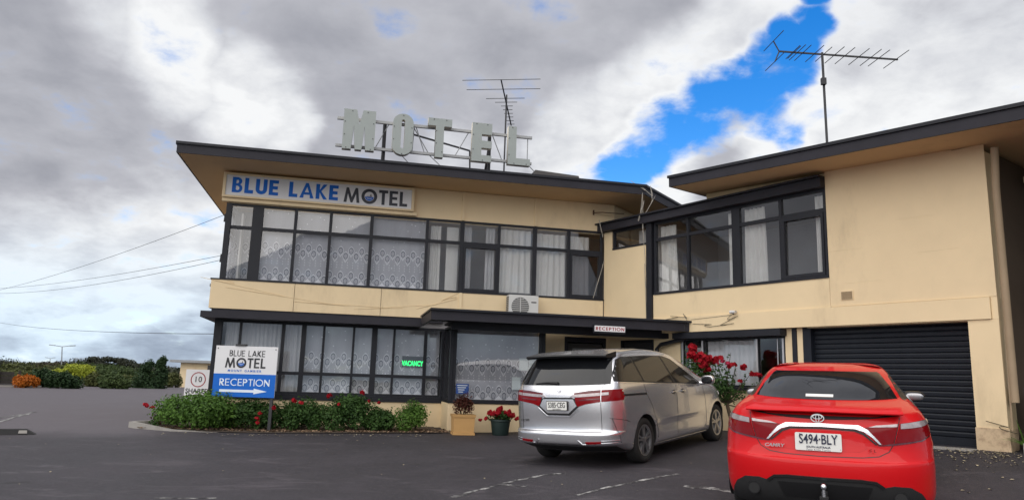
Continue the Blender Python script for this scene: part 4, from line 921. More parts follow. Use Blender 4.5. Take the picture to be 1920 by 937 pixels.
leaf_mat('leaf_rose_light', (.034, .080, .015), (.14, .27, .045))
leaf_mat('leaf_dark', (.014, .034, .014), (.042, .085, .028))
leaf_mat('leaf_mid', (.030, .055, .018), (.085, .125, .036))
leaf_mat('leaf_olive', (.05, .062, .02), (.13, .145, .045))
leaf_mat('leaf_yellow', (.20, .25, .02), (.48, .52, .06))
leaf_mat('leaf_orange', (.32, .085, .008), (.62, .20, .02))
leaf_mat('leaf_brownred', (.055, .016, .012), (.12, .035, .022))
leaf_mat('leaf_far', (.020, .026, .018), (.05, .055, .032), .1)
leaf_mat('leaf_farbrown', (.035, .028, .022), (.07, .055, .038), .1)
leaf_mat('petal_red', (.28, .005, .012), (.55, .012, .03), .3, .7)
leaf_mat('petal_pink', (.45, .02, .06), (.6, .05, .12), .3, .7)
mat('bark', (.10, .07, .045), .9, var=.3, scale=12, bump=.4, bscale=40)
mat('twig', (.055, .045, .025), .85, var=.3, scale=12)
def add_leaf(mb, p, nrm, size, rng, asp=.6):
    a = nrm.orthogonal().normalized(); a = (Quaternion(nrm, rng.uniform(0, 6.283)) @ a); b = nrm.cross(a)
    L = size*rng.uniform(.6, 1.25); w = L*asp*.5; fold = nrm*L*.12
    k = len(mb.v)
    mb.v += [p-a*L*.5, p+b*w-a*L*.05+fold, p+a*L*.5, p-b*w-a*L*.05+fold]
    mb.f += [[k, k+1, k+2], [k, k+2, k+3]]; mb.mi += [mb.cur]*2
def rvec(rng):
    while True:
        v = Vector((rng.uniform(-1, 1), rng.uniform(-1, 1), rng.uniform(-1, 1)))
        if .05 < v.length < 1: return v.normalized()
def clump(mb, c, r, n, size, rng, asp=.6, fill=.45, upb=.5, seed=0.0):
    c = Vector(c)
    for _ in range(n):
        d = rvec(rng); k = 1+.38*noise.noise(Vector((d.x*1.9+seed, d.y*1.9, d.z*1.9)))+.16*noise.noise(Vector((d.x*5+seed, d.y*5, d.z*5)))
        q = (fill+(1-fill)*rng.random()**.55)*k
        p = c+Vector((d.x*r[0], d.y*r[1], d.z*r[2]))*q
        nrm = (d*.8+rvec(rng)*.8+Vector((0, 0, upb))).normalized()
        add_leaf(mb, p, nrm, size, rng, asp)
def bush(name, label, cat, base, rx, ry, h, m, nleaf, size, group=None, seed=1, clumps=9, stems=5, asp=.6, sm='twig', low=.02, flowers=(), fm='petal_red', fsize=.05, fill=.35, shoots=0):
    rng = random.Random(seed); base = Vector(base); root = thing(name, base, label, cat, group)
    mb = MB(); tops = []
    for i in range(clumps):
        a = i*2.399+rng.uniform(-.4, .4); q = math.sqrt((i+.4)/clumps)*.72
        zc = low*h+rng.uniform(.14, .40)*h+(1-q)*h*.34
        c = base+Vector((math.cos(a)*rx*q, math.sin(a)*ry*q, zc)); tops.append(c)
        k = rng.uniform(.34, .52)
        clump(mb, c, (rx*k, ry*k, h*rng.uniform(.34, .44)), nleaf//clumps, size, rng, asp, fill, seed=seed*3.1+i)
    for i in range(shoots):
        a = rng.uniform(0, 6.283); st = rng.choice(tops); e = st+Vector((math.cos(a)*rx*.45, math.sin(a)*ry*.45, h*rng.uniform(.1, .5)))
        for k in range(14): add_leaf(mb, st.lerp(e, k/13)+rvec(rng)*size*.5, (rvec(rng)+Vector((0, 0, .6))).normalized(), size, rng, asp)
    mb.build('foliage', m, root, fix=False)
    for i in range(stems):
        c = tops[i % len(tops)]; b0 = base+Vector((rng.uniform(-.25, .25)*rx, rng.uniform(-.25, .25)*ry, -.03))
        MB().tube([b0, b0.lerp(c, .5)+rvec(rng)*.04, c], [size*.16+.006, size*.12+.004, .004], 5).build('stem', sm, root)
    fl = None
    for (fx, fy, fz, k) in flowers:
        if fl is None: fl = rose_mesh(fm, fsize, seed)
        o = link('flower', fl, root); o.location = base+Vector((fx, fy, fz)); o.scale = (k, k, k); o.rotation_euler = (rng.uniform(-.6, .6), rng.uniform(-.6, .6), rng.uniform(0, 6))
        o.matrix_parent_inverse = WM(root).inverted()
    return root
def rose_mesh(m, r, seed):
    rng = random.Random(seed+99); mb = MB()
    for i in range(34):
        d = rvec(rng); d.z = abs(d.z)*1.0-.25; p = d*r*rng.uniform(.35, 1.0); nrm = (d+rvec(rng)*.5).normalized(); add_leaf(mb, p, nrm, r*1.25, rng, 1.0)
    return mb.mesh('flower', m)
def tree(name, label, base, trunk_h, r0, blobs_, m, nleaf, size, group=None, seed=1, lean=(0, 0), cat='tree', bm_='bark', fill=.35):
    rng = random.Random(seed); base = Vector(base); root = thing(name, base, label, cat, group)
    top = base+Vector((lean[0], lean[1], trunk_h)); tk = MB(); tk.tube([base-Vector((0, 0, .1)), base.lerp(top, .5)+rvec(rng)*r0, top], [r0, r0*.8, r0*.55], 7)
    mb = MB()
    for i, (dx_, dy_, dz_, a, b_, c) in enumerate(blobs_):
        cc = top+Vector((dx_, dy_, dz_)); tk.tube([top-Vector((0, 0, trunk_h*.15)), top.lerp(cc, .6)+rvec(rng)*.1, cc], [r0*.4, r0*.25, r0*.1], 5)
        for q in range(4):
            o_ = Vector((rng.uniform(-.5, .5)*a, rng.uniform(-.5, .5)*b_, rng.uniform(-.4, .45)*c)); clump(mb, cc+o_, (a*.62, b_*.62, c*.62), nleaf//(len(blobs_)*4), size, rng, .6, fill, seed=seed+i*2.7+q)
    tk.build('trunk', bm_, root, smooth=60); mb.build('crown', m, root, fix=False); return root
def at(px, py, Y): return dirp(px, py, Y)
def gat(px, Y): p = dirp(px, 700, Y); return (p.x, p.y, G(p.x, p.y))
# --- rose bed
RG = 'shrubs in the rose bed'
bush('rose_bush', 'large bright green rose bush overhanging the left end of the bed', 'bush', (-5.98, 14.70, .37), 1.06, .55, .78, 'leaf_rose_light', 9500, .068, RG, 3, 12, 7, flowers=((-1.02, -.3, .44, 1), (-.94, -.2, .40, .8)), shoots=16)
bush('rose_bush', 'dark leafy rose bush under the blue reception board', 'bush', (-5.05, 14.92, .40), .62, .5, .62, 'leaf_rose', 5600, .062, RG, 4, 10, 6, flowers=((.2, -.45, .22, .9), (.22, -.46, .14, .8), (.24, -.44, .32, .7)), shoots=14)
bush('rose_bush', 'dark rose bush just right of the board with two red blooms', 'bush', (-4.15, 15.05, .41), .58, .45, .60, 'leaf_rose', 6200, .06, RG, 5, 9, 6, flowers=((-.47, -.35, .42, .9), (-.1, -.3, .56, 1), (.05, -.3, .52, .9)), shoots=16)
bush('rose_bush', 'rose bush with tallest red bloom below the thick mullion', 'bush', (-3.25, 15.2, .42), .60, .42, .70, 'leaf_rose', 6000, .06, RG, 6, 9, 6, flowers=((-.35, -.25, .66, 1.05), (-.15, -.25, .50, .7), (.3, -.2, .74, 1.0)), shoots=16)
bush('rose_bush', 'low rose bush left of the rounded green shrub', 'bush', (-2.62, 15.38, .42), .48, .40, .48, 'leaf_rose', 3600, .06, RG, 7, 8, 5, flowers=((.0, -.25, .55, .7), (-.2, -.3, .58, .6)), shoots=12)
bush('box_shrub', 'rounded green shrub at the right end of the rose bed', 'bush', (-1.98, 15.48, .42), .40, .38, .58, 'leaf_rose_light', 4500, .05, RG, 8, 8, 4)
bush('ground_plant', 'small dark weed at the kerb tip of the rose bed', 'plant', (-6.85, 14.55, .38), .13, .12, .18, 'leaf_rose', 160, .05, None, 9, 3, 3)
bush('ground_plant', 'reddish low shrub at the left end of the bed', 'plant', (-7.0, 15.2, .40), .32, .25, .30, 'leaf_brownred', 420, .05, None, 10, 4, 4)
# --- planters
mat('planter_tan', (.50, .29, .11), .8, var=.1, scale=6, bump=.1)
mat('pot_green', (.012, .026, .024), .5, var=.2)
px_ = Vector((-.90, 15.22, G(-.9, 15.2)))
PT = thing('square_planter', px_, 'square tan terracotta planter in front of the bay', 'planter', rotz=.2)
FPq = Frame(px_, (math.cos(.2), math.sin(.2), 0), (math.sin(.2), -math.cos(.2), 0))
def taper(fr, w0, w1, z0, z1): 
    P = [fr.p(sx*w0, z0, so*w0) for sx, so in ((-1, 1), (1, 1), (1, -1), (-1, -1))]+[fr.p(sx*w1, z1, so*w1) for sx, so in ((-1, 1), (1, 1), (1, -1), (-1, -1))]
    return MB().add(P, [(3, 2, 1, 0), (4, 5, 6, 7), (0, 1, 5, 4), (1, 2, 6, 5), (2, 3, 7, 6), (3, 0, 4, 7)])
taper(FPq, .205, .215, .045, .345).build('body', 'planter_tan', PT)
taper(FPq, .222, .222, 0, .043).build('foot', 'planter_tan', PT)
taper(FPq, .228, .235, .347, .40).build('rim', 'planter_tan', PT)
bush('bronze_shrub', 'small bronze-red leafed shrub growing in the square planter', 'plant', px_+Vector((0, 0, .395)), .21, .2, .42, 'leaf_brownred', 900, .05, None, 14, 6, 4, shoots=5)
py_ = Vector((-.13, 15.25, G(-.1, 15.2)))
PG = thing('round_pot', py_, 'round dark green plastic flower pot in front of the bay', 'planter')
MB().lathe(py_, [(.0, .0), (.155, .0), (.165, .02), (.20, .27), (.215, .28), (.215, .315), (.195, .315), (.185, .26), (.0, .26)], 22).build('body', 'pot_green', PG, smooth=40)
rng = random.Random(3); fl = []
for i in range(26): a = rng.uniform(0, 6.28); q = rng.random()**.5*.27; fl.append((math.cos(a)*q, math.sin(a)*q, .17+rng.uniform(-.06, .1)-q*.25, rng.uniform(.7, 1.15)))
fl += [(-.42, -.05, .0, .7), (.33, 0, .04, .9), (-.3, -.1, .03, .8)]
bush('red_geranium', 'bushy red flowering geranium in the round dark pot', 'plant', py_+Vector((0, 0, .29)), .27, .25, .24, 'leaf_rose', 700, .055, None, 15, 6, 4, flowers=fl, fsize=.052)
# --- standard rose tree in front of the wing window
rb = Vector((4.22, 14.1, G(4.2, 14.1)))
RT = thing('rose_tree', rb, 'leggy rose tree with clustered red blooms between the van and the red car', 'tree')
rng = random.Random(21); tk = MB(); tk.tube([rb-Vector((0, 0, .05)), rb+Vector((.03, 0, .3)), rb+Vector((-.04, 0, .58))], [.045, .038, .035], 8)
tk.build('trunk', 'bark', RT, smooth=60); top = rb+Vector((-.04, 0, .56)); mb = MB(); tips = []
for i, (dx_, dz_, dy_) in enumerate(((-.72, 1.02, 0), (-.62, .80, .1), (-.50, .95, -.1), (-.45, .62, .15), (-.30, .72, -.1), (-.15, .80, .1), (-.05, .55, -.15), (.10, .98, 0), (.22, .78, .1), (.35, .55, -.1), (.50, .60, .05), (.30, .30, -.1), (-.25, .40, -.2), (.15, .48, .1), (.42, .12, 0), (-.58, .35, .1), (-.35, .18, -.1), (.05, .28, -.18), (.58, .38, .1), (.45, -.12, -.05))):
    e = top+Vector((dx_, dy_, dz_)); mid = top.lerp(e, .5)+Vector((rng.uniform(-.06, .06), rng.uniform(-.06, .06), rng.uniform(-.02, .08)))
    MB().tube([top, mid, e], [.014, .009, .004], 5).build('branch', 'twig', RT); tips.append(e)
    dens = 85 if dx_ < 0.05 else 26
    for k in range(dens):
        q = rng.uniform(.25, 1.02); p = (top.lerp(mid, q*2) if q < .5 else mid.lerp(e, q*2-1))+rvec(rng)*(.10 if dx_ < .05 else .045); add_leaf(mb, p, (rvec(rng)+Vector((0, -.2, .5))).normalized(), .062, rng, .65)
for c in ((-.45, .1, .55), (-.2, -.05, .32), (-.55, 0, .75)): clump(mb, top+Vector(c), (.28, .22, .22), 330, .065, rng, .65, .2)
mb.build('foliage', 'leaf_rose', RT, fix=False)
fm = rose_mesh('petal_red', .062, 5); fp = rose_mesh('petal_pink', .05, 6)
for i in range(34):
    q = rng.random(); o = link('flower', fm, RT); o.location = top+Vector((-.72+.42*q+rng.uniform(-.07, .07), -.15+rng.uniform(-.12, .12), 1.02-.36*q+rng.uniform(-.13, .10))); s_ = rng.uniform(.7, 1.25); o.scale = (s_, s_, s_); o.rotation_euler = (rng.uniform(-.7, .7), rng.uniform(-.7, .7), rng.uniform(0, 6)); o.matrix_parent_inverse = WM(RT).inverted()
for (dx_, dz_, s_) in ((-.22, .84, 1), (-.14, .86, 1), (-.10, .80, .9), (-.20, .78, .8), (.0, .76, 1), (.05, .72, .9), (.12, .74, .9), (.30, .70, 1), (.46, .58, .8), (.54, .57, .9), (.60, .56, .7), (.22, .44, .7), (-.40, .22, .9), (-.36, .25, .8), (-.86, .60, .7)):
    o = link('flower', fp if rng.random() < .5 else fm, RT); o.location = top+Vector((dx_, -.12, dz_)); o.scale = (s_, s_, s_); o.rotation_euler = (rng.uniform(-.7, .7), rng.uniform(-.7, .7), rng.uniform(0, 6)); o.matrix_parent_inverse = WM(RT).inverted()
# --- plants by the right corner
def blades(name, label, base, n, L, wdt, m, seed, spread=1.0, cat='plant'):
    rng = random.Random(seed); base = Vector(base); root = thing(name, base, label, cat)
    for i in range(n):
        a = rng.uniform(0, 6.283); el = rng.uniform(.5, 1.35); d_ = Vector((math.cos(a)*math.cos(el)*spread, math.sin(a)*math.cos(el)*spread, math.sin(el))); l_ = L*rng.uniform(.6, 1.1); sd_ = Vector((-math.sin(a), math.cos(a), 0))
        mb = MB(); v = []
        for k in range(5):
            q = k/4; p = base+d_*l_*q-Vector((0, 0, .35*l_*q*q*math.cos(el))); ww = wdt*(1-q**1.6)*.5+.001; v += [p-sd_*ww, p+Vector((0, 0, ww*.3)), p+sd_*ww]
        f = []
        for k in range(4): f += [(3*k, 3*k+1, 3*k+4, 3*k+3), (3*k+1, 3*k+2, 3*k+5, 3*k+4)]
        mb.add(v, f); mb.build('leaf', m, root, smooth=60, fix=False)
    return root
blades('strappy_plant', 'dark strap-leaved plant behind the screen at the right edge', F2.p(9.45, 2.7, -1.4), 26, 1.25, .07, 'leaf_mid', 31)
blades('strappy_plant', 'green strappy weed at the foot of the right wall corner', F2.p(8.62, gz(F2, 8.6)+.1, .02), 16, .42, .035, 'leaf_rose_light', 32)
cable('dry_stalk', [F2.p(8.6, gz(F2, 8.6)+.32, .05), F2.p(8.4, gz(F2, 8.6)+.30, .05), F2.p(8.15, gz(F2, 8.6)+.42, .04)], .006, 'twig', 'thin dry stalk bending across the stained wall base', cat='stalk')
# --- litter on the asphalt
rng = random.Random(77); mb = MB()
def scatter(n, fx, fy, size):
    for _ in range(n):
        x = fx(); y = fy(x); add_leaf(mb, Vector((x, y, G(x, y)+.009)), (Vector((0, 0, 1))+rvec(rng)*.12).normalized(), size, rng, .8)
def f2s(s, o): return F2.p(s, 0, o)
for _ in range(190):
    p = f2s(rng.gauss(8.15, .55), abs(rng.gauss(.15, .5))+.05); add_leaf(mb, Vector((p.x, p.y, G(p.x, p.y)+.009)), (Vector((0, 0, 1))+rvec(rng)*.15).normalized(), .055, rng, .7)
for _ in range(40):
    p = f2s(rng.uniform(6.8, 9.2), rng.uniform(.3, 3.2)); add_leaf(mb, Vector((p.x, p.y, G(p.x, p.y)+.009)), (Vector((0, 0, 1))+rvec(rng)*.15).normalized(), .05, rng, .7)
scatter(90, lambda: rng.uniform(-6.5, -1.5), lambda x: 14.08+(x+4.6)*.28*(1 if x > -4.6 else -.05)-abs(rng.gauss(0, .22)), .04)
scatter(60, lambda: rng.uniform(-9, 3), lambda x: rng.uniform(6, 14), .03)
mat('dry_leaf', (.42, .36, .24), .9, var=.2, island=.5)
tag(mb.build('fallen_leaves', 'dry_leaf', fix=False), 'pale fallen leaves and petals scattered on the asphalt', 'leaves', kind='stuff')
mb = MB()
for _ in range(2600):
    q = rng.random(); x = -7.1+6*q; y0 = 14.38+max(0, (x+4.6))*.27; y = y0+rng.random()**1.5*.7*(1 if x > -6.6 else .5); r_ = rng.uniform(.012, .035)
    add_leaf(mb, Vector((x, y, G(x, y)+.028)), (Vector((0, 0, 1))+rvec(rng)*.6).normalized(), r_*2, rng, .8)
mat('mulch', (.19, .125, .08), .95, island=.7, var=.3)
tag(mb.build('bark_mulch', 'mulch', fix=False), 'brown bark mulch covering the rose bed', 'mulch', kind='stuff')
# --- left background
def wpx(px, Y): return px*Y/1360
BG = 'shrubs along the far side of the car park'
def bgb(name, label, px, Y, wpx_, ytop, ybase_z, m, n, size, seed, cat='bush', group=BG, dep=.8, **k):
    x, y, g = gat(px, Y); top = dirp(px, ytop, Y).z; w_ = wpx(wpx_, Y)/2
    return bush(name, label, cat, (x, y, g), w_, w_*dep, max(.4, (top-g)*.98), m, n, size, group, seed, low=.0, **k)
bgb('hedge_shrub', 'dark green dense shrub left of the yellow tree', 118, 37, 62, 692, 0, 'leaf_dark', 4200, .16, 41)
bgb('hedge_shrub', 'dark green shrub behind the orange shrub', 84, 38, 52, 689, 0, 'leaf_dark', 3600, .16, 42)
bgb('hedge_shrub', 'orange-leaved low shrub beside the timber wall', 50, 36, 46, 701, 0, 'leaf_orange', 2600, .12, 43)
bgb('hedge_shrub', 'round dark shrub left of the dense conifer', 216, 40, 58, 696, 0, 'leaf_mid', 3600, .16, 44)
bgb('hedge_shrub', 'olive shrub between the yellow tree and the round shrub', 178, 44, 50, 698, 0, 'leaf_olive', 2600, .17, 45)
bgb('hedge_shrub', 'small green shrub just left of the cream shed', 322, 50, 40, 694, 0, 'leaf_olive', 2200, .17, 46)
bgb('hedge_shrub', 'olive green shrub above the timber wall', 28, 46, 80, 687, 0, 'leaf_olive', 3200, .18, 47)
bgb('hedge_shrub', 'mid green shrub between round shrub and conifer far behind', 250, 60, 50, 700, 0, 'leaf_olive', 2000, .2, 48)
def bgt(name, label, px, Y, blobs_, th, m, n, size, seed, lean=(0, 0), r0=.25):
    x, y, g = gat(px, Y); return tree(name, label, (x, y, g), th, r0, blobs_, m, n, size, 'trees beyond the car park', seed, lean)
bgt('yellow_tree', 'bright yellow-green round tree behind the dark shrubs', 146, 46, [(-.7, 0, .1, .9, .8, .5), (.3, 0, .15, 1.0, .8, .5), (-.2, .2, .2, .8, .8, .45)], .72, 'leaf_yellow', 4200, .14, 51, r0=.1)
bgt('conifer', 'dense dark green tree left half of the pair by the shed', 272, 44, [(0, 0, .2, .72, .7, .9), (0, 0, -.5, .8, .8, .8), (0, 0, .75, .45, .45, .5)], .42, 'leaf_dark', 4200, .14, 52, r0=.1)
bgt('conifer', 'taller dense dark green tree nearest the cream shed', 295, 44, [(0, 0, .35, .6, .6, .95), (0, 0, -.45, .75, .7, .8), (.05, 0, 1.0, .38, .4, .5)], .45, 'leaf_dark', 4200, .14, 53, r0=.1)
bgt('pine_tree', 'spreading dark pine with open flat crown, left of the pair', 176, 95, [(-1.2, 0, .2, 2.2, 1.5, .8), (1.2, 0, -.2, 2.4, 1.5, .6), (0, 0, .5, 1.3, 1, .6)], 1.55, 'leaf_far', 3000, .28, 54)
bgt('pine_tree', 'wind-swept dark pine with ragged flat crown, right of the pair', 228, 95, [(-1.6, 0, .5, 1.6, 1.2, .5), (.6, 0, .25, 2.2, 1.4, .6), (2.2, 0, -.2, 1.6, 1.2, .5), (-.3, 0, -.5, 1.2, 1, .4)], 1.75, 'leaf_far', 3000, .26, 55)
bgt('round_tree', 'dark domed tree far left on the skyline', 25, 120, [(0, 0, 0, 3.2, 2.5, 1.8), (1.5, 0, -.6, 2.5, 2, 1.2)], .55, 'leaf_far', 2600, .32, 56)
bgt('gum_tree', 'small brownish tree on the skyline near the lamp posts', 88, 130, [(0, 0, 0, 2.2, 1.8, 1.2), (3.4, 0, .1, 2.0, 1.6, .9)], 1.2, 'leaf_farbrown', 2200, .32, 57)
bgt('gum_tree', 'brownish tree on the skyline right of the lamp posts', 105, 140, [(0, 0, 0, 2.8, 1.8, 1.0), (-2.4, 0, .2, 1.6, 1.6, .7)], 1.2, 'leaf_farbrown', 2200, .32, 58)
bgt('broad_tree', 'broad green tree behind the yellow tree', 165, 70, [(-2.4, 0, -.2, 2.0, 1.6, 1.0), (0, 0, .0, 2.2, 1.6, 1.1), (2.2, 0, -.1, 2.0, 1.6, 1.0)], .75, 'leaf_mid', 4600, .22, 59)
bgt('broad_tree', 'broad green tree behind the round shrub', 222, 72, [(-2.2, 0, -.1, 2.2, 1.6, 1.1), (.5, 0, 0, 2.2, 1.6, 1.1), (2.6, 0, -.3, 1.8, 1.6, .9)], .7, 'leaf_mid', 4600, .22, 60)
bgt('broad_tree', 'broad olive tree behind the dark hedge shrubs', 95, 66, [(-2.2, 0, 0, 2.0, 1.5, .9), (.4, 0, .1, 2.2, 1.5, .9), (2.4, 0, -.1, 1.8, 1.5, .9)], .65, 'leaf_olive', 4200, .22, 61)
rng = random.Random(9); mb = MB()                      # far wood, one mass
for i in range(150):
    px = rng.uniform(-160, 480); Y = rng.uniform(150, 260); x, y, g = gat(px, Y); clump(mb, (x, y, g+.5+rng.random()*.8), (rng.uniform(3, 7), 3, rng.uniform(.8, 1.5)), 130, .7, rng, .7, .3, seed=i)
tag(mb.build('distant_wood', 'leaf_far', fix=False), 'low distant wood along the skyline beyond the car park', 'wood', kind='stuff')
# timber retaining wall
mat('sleeper', (.035, .03, .026), .85, var=.35, scale=6, bump=.3)
x0, y0, g0 = gat(-60, 35.5); x1, y1, g1 = gat(27, 36.5); FT = Frame((x0, y0, 0), (x1-x0, y1-y0, 0), (y1-y0, -(x1-x0), 0)); TL = math.hypot(x1-x0, y1-y0)
TW = thing('timber_wall', (x1, y1, g1), 'low dark timber sleeper wall at the left edge beyond the car park', 'wall')
for k in range(4): MB().box(FT, 0, TL, g1-.05+k*.20, g1+.135+k*.20, -.12, 0).build('sleeper', 'sleeper', TW)
for k in range(3): MB().box(FT, .3+k*TL*.46, .42+k*TL*.46, g1-.1, g1+.80, .002, .09).build('post', 'sleeper', TW)
tag(MB().box(FT, -3, TL+1.2, g1-.3, g1+.10, .25, .40).build('kerb', 'concrete'), kind='structure')
# shed
x0, y0, g0 = gat(337, 53); FSH = Frame((x0, y0, 0), (1, .12, 0), (.12, -1, 0))
SH = thing('shed', (x0+3, y0, g0), 'low cream shed with flat grey roof behind the shared zone sign', 'building')
MB().box(FSH, 0, 6.0, g0-.3, 2.05, -4, 0).build('wall', 'cream', SH)
MB().box(FSH, -.62, 6.5, 2.06, 2.24, -4.5, .5).build('roof', 'galv', SH)
for s in (1.0, 2.0, 3.0, 4.0): MB().box(FSH, s-.03, s+.03, g0, 2.045, .002, .03).build('batten', 'cream_board', SH)
MB().box(FSH, 1.95, 2.3, g0+1.6, 1.6, .035, .3).build('awning', 'steel_dark', SH)
# lamp posts
for px, yt, Y, hw, lab in ((116.5, 649.5, 90, 1.25, 'tall twin-arm street lamp on the far skyline'), (94, 671.5, 150, .8, 'smaller twin-arm street lamp left of the tall one'), (151, 672.5, 150, .85, 'smaller twin-arm street lamp right of the tall one')):
    x, y, g = gat(px-1, Y); tp = dirp(px, yt, Y); LP = thing('street_lamp', (x, y, g), lab, 'street lamp', 'street lamps beyond the car park')
    MB().tube([(x, y, g), (tp.x, y, tp.z)], [.09, .05], 8).build('pole', 'galv', LP, smooth=50)
    for sg in (-1, 1):
        MB().tube([tp, tp+Vector((sg*hw*.7, 0, .12))], .04, 6).build('arm', 'galv', LP); c = tp+Vector((sg*hw*.72, 0, .12)); MB().bar(c, c+Vector((sg*hw*.55, 0, .06)), .22, .09).build('lamp_head', 'galv', LP)
# ================================================================== VEHICLES
mat('paint_silver', (.74, .74, .77), .26, metal=.85, var=.02, scale=2, coat=.8)
mat('paint_red', (.60, .0035, .007), .42, metal=.0, var=.02, scale=2, coat=.42, spec=.2)
mat('car_black', (.010, .010, .011), .35, var=.1)
mat('car_matt', (.014, .014, .015), .75, var=.2)
mat('chrome', (.86, .87, .90), .24, metal=1.0, var=.02)
mat('lamp_red', (.20, .002, .005), .12, var=.08, scale=14, coat=.15, spec=.2)
mat('lamp_dark', (.10, .003, .01), .15, var=.08, coat=1.0)
mat('lamp_clear', (.42, .36, .37), .15, metal=.35, var=.5, scale=22, coat=1.0)
mat('tyre', (.012, .012, .012), .8, var=.2, scale=20)
mat('rim_silver', (.42, .42, .44), .28, metal=.9)
mat('rim_dark', (.02, .02, .022), .35, metal=.5)
mat('plate_white', (.78, .78, .75), .5, var=.03)
mat('plate_ink', (.012, .016, .05), .5)
mat('badge', (.62, .62, .64), .3, metal=.6)
mat('car_glass', (.010, .011, .013), .03, spec=.55, var=0)
mat('side_glass', (.028, .025, .020), .03, spec=.35, var=0)
mat('brake_red', (.12, .002, .003), .3)
def mono(xs, ys, x):                  # monotone cubic interpolation
    n = len(xs); h = [xs[i+1]-xs[i] for i in range(n-1)]; d_ = [(ys[i+1]-ys[i])/h[i] for i in range(n-1)]
    m_ = [d_[0]]+[0 if d_[i-1]*d_[i] <= 0 else 2/(1/d_[i-1]+1/d_[i]) for i in range(1, n-1)]+[d_[-1]]
    i = max(k for k in range(n-1) if xs[k] <= x+1e-9); t_ = (x-xs[i])/h[i]
    return ((1+2*t_)*(1-t_)**2)*ys[i]+t_*(1-t_)**2*h[i]*m_[i]+t_*t_*(3-2*t_)*ys[i+1]+t_*t_*(t_-1)*h[i]*m_[i+1]
class Car:
    def __init__(s, name, label, X, Y, head, wb, track, dz=0.0):
        h = R(head); f = Vector((math.sin(h), math.cos(h), 0)); r = Vector((f.y, -f.x, 0)); c = Vector((X, Y, 0))
        def gp(a, b_): q = c+f*a*wb/2+r*b_*track; return Vector((q.x, q.y, G(q.x, q.y)))
        rr, rl, fr_, fl = gp(-1, 1), gp(-1, -1), gp(1, 1), gp(1, -1)
        F_ = ((fr_+fl)-(rr+rl)).normalized(); R_ = ((fr_+rr)-(fl+rl)); R_ = (R_-F_*R_.dot(F_)).normalized(); U_ = R_.cross(F_); C_ = (rr+rl+fr_+fl)/4
        s.root = thing(name, C_, label, 'car'); s.root.rotation_euler = Matrix((R_, F_, U_)).transposed().to_euler(); s.wb = wb
    def add(s, name, mb, m, parent=None, smooth=35, **k):
        me = mb.mesh(name, m, smooth) if isinstance(mb, MB) else mb
        o = bpy.data.objects.new(name, me); COL.objects.link(o); o.parent = parent or s.root
        for a, v in k.items(): o[a] = v
        return o
    def body(s, keys, flare=None, nside=30, narc=16, sub=4, cuts=()):
        ts = list(range(len(keys))); cols = list(zip(*keys)); rows = []
        for i in range((len(keys)-1)*sub+1): rows.append([mono(ts, c, i/sub) for c in cols])
        v = []; f = []
        for (z, yr, Lr, nr, wd_, Lf, nf, yf) in rows:
            half = []
            for i in range(narc+1):
                a = math.pi/2*i/narc; a = math.pi/2*(1-(1-i/narc)**1.25)*1.0
                half.append((wd_*max(0, math.sin(a))**(2/nr), yr+Lr-Lr*max(0, math.cos(a))**(2/nr)))
            y0, y1 = yr+Lr, yf-Lf
            for i in range(1, nside): half.append((wd_, y0+(y1-y0)*i/nside))
            for i in range(narc+1):
                a = math.pi/2*(i/narc)**1.25
                half.append((wd_*max(0, math.cos(a))**(2/nf), yf-Lf+Lf*max(0, math.sin(a))**(2/nf)))
            if flare: half = [(x+(flare(y, z) if x > .6*wd_ else 0), y) for x, y in half]
            ring = half+[(-x, y) for x, y in half[-2:0:-1]]
            v += [Vector((x, y, z)) for x, y in ring]; n = len(ring)
        for j in range(len(rows)-1):
            for i in range(n): f.append([j*n+i, j*n+(i+1) % n, (j+1)*n+(i+1) % n, (j+1)*n+i])
        f.append(list(range(n-1, -1, -1))); f.append([(len(rows)-1)*n+i for i in range(n)])
        s.bvh = BVHTree.FromPolygons(v, f); mb = MB(); mb.add(v, f); return mb
    def cut_arches(s, mb, wheels, paint, name='body'):
        me = mb.mesh(name, [paint, 'car_matt'], 32)
        bm = bmesh.new(); bm.from_mesh(me); bmesh.ops.recalc_face_normals(bm, faces=bm.faces); bm.to_mesh(me); bm.free()
        o = bpy.data.objects.new(name, me); COL.objects.link(o); o.parent = s.root; tmp = []
        for (y, z, r_) in wheels:
            for sg in (-1, 1):
                c = MB(); c.lathe((0, y, z), [(r_, .56*sg), (r_, 1.2*sg)] if sg > 0 else [(r_, -1.2), (r_, -.56)], 40, 'X')
                cm = c.mesh('cut', 'car_matt'); b2 = bmesh.new(); b2.from_mesh(cm); bmesh.ops.recalc_face_normals(b2, faces=b2.faces); b2.to_mesh(cm); b2.free()
                co = bpy.data.objects.new('cut', cm); COL.objects.link(co); co.parent = s.root; tmp.append(co)
                md = o.modifiers.new('b', 'BOOLEAN'); md.operation = 'DIFFERENCE'; md.object = co; md.solver = 'EXACT'; md.material_mode = 'TRANSFER'
        dg = bpy.context.evaluated_depsgraph_get(); dg.update(); nm = bpy.data.meshes.new_from_object(o.evaluated_get(dg))
        o.modifiers.clear(); o.data = nm
        for c in tmp: bpy.data.objects.remove(c)
        nm.set_sharp_from_angle(angle=R(32)); return o
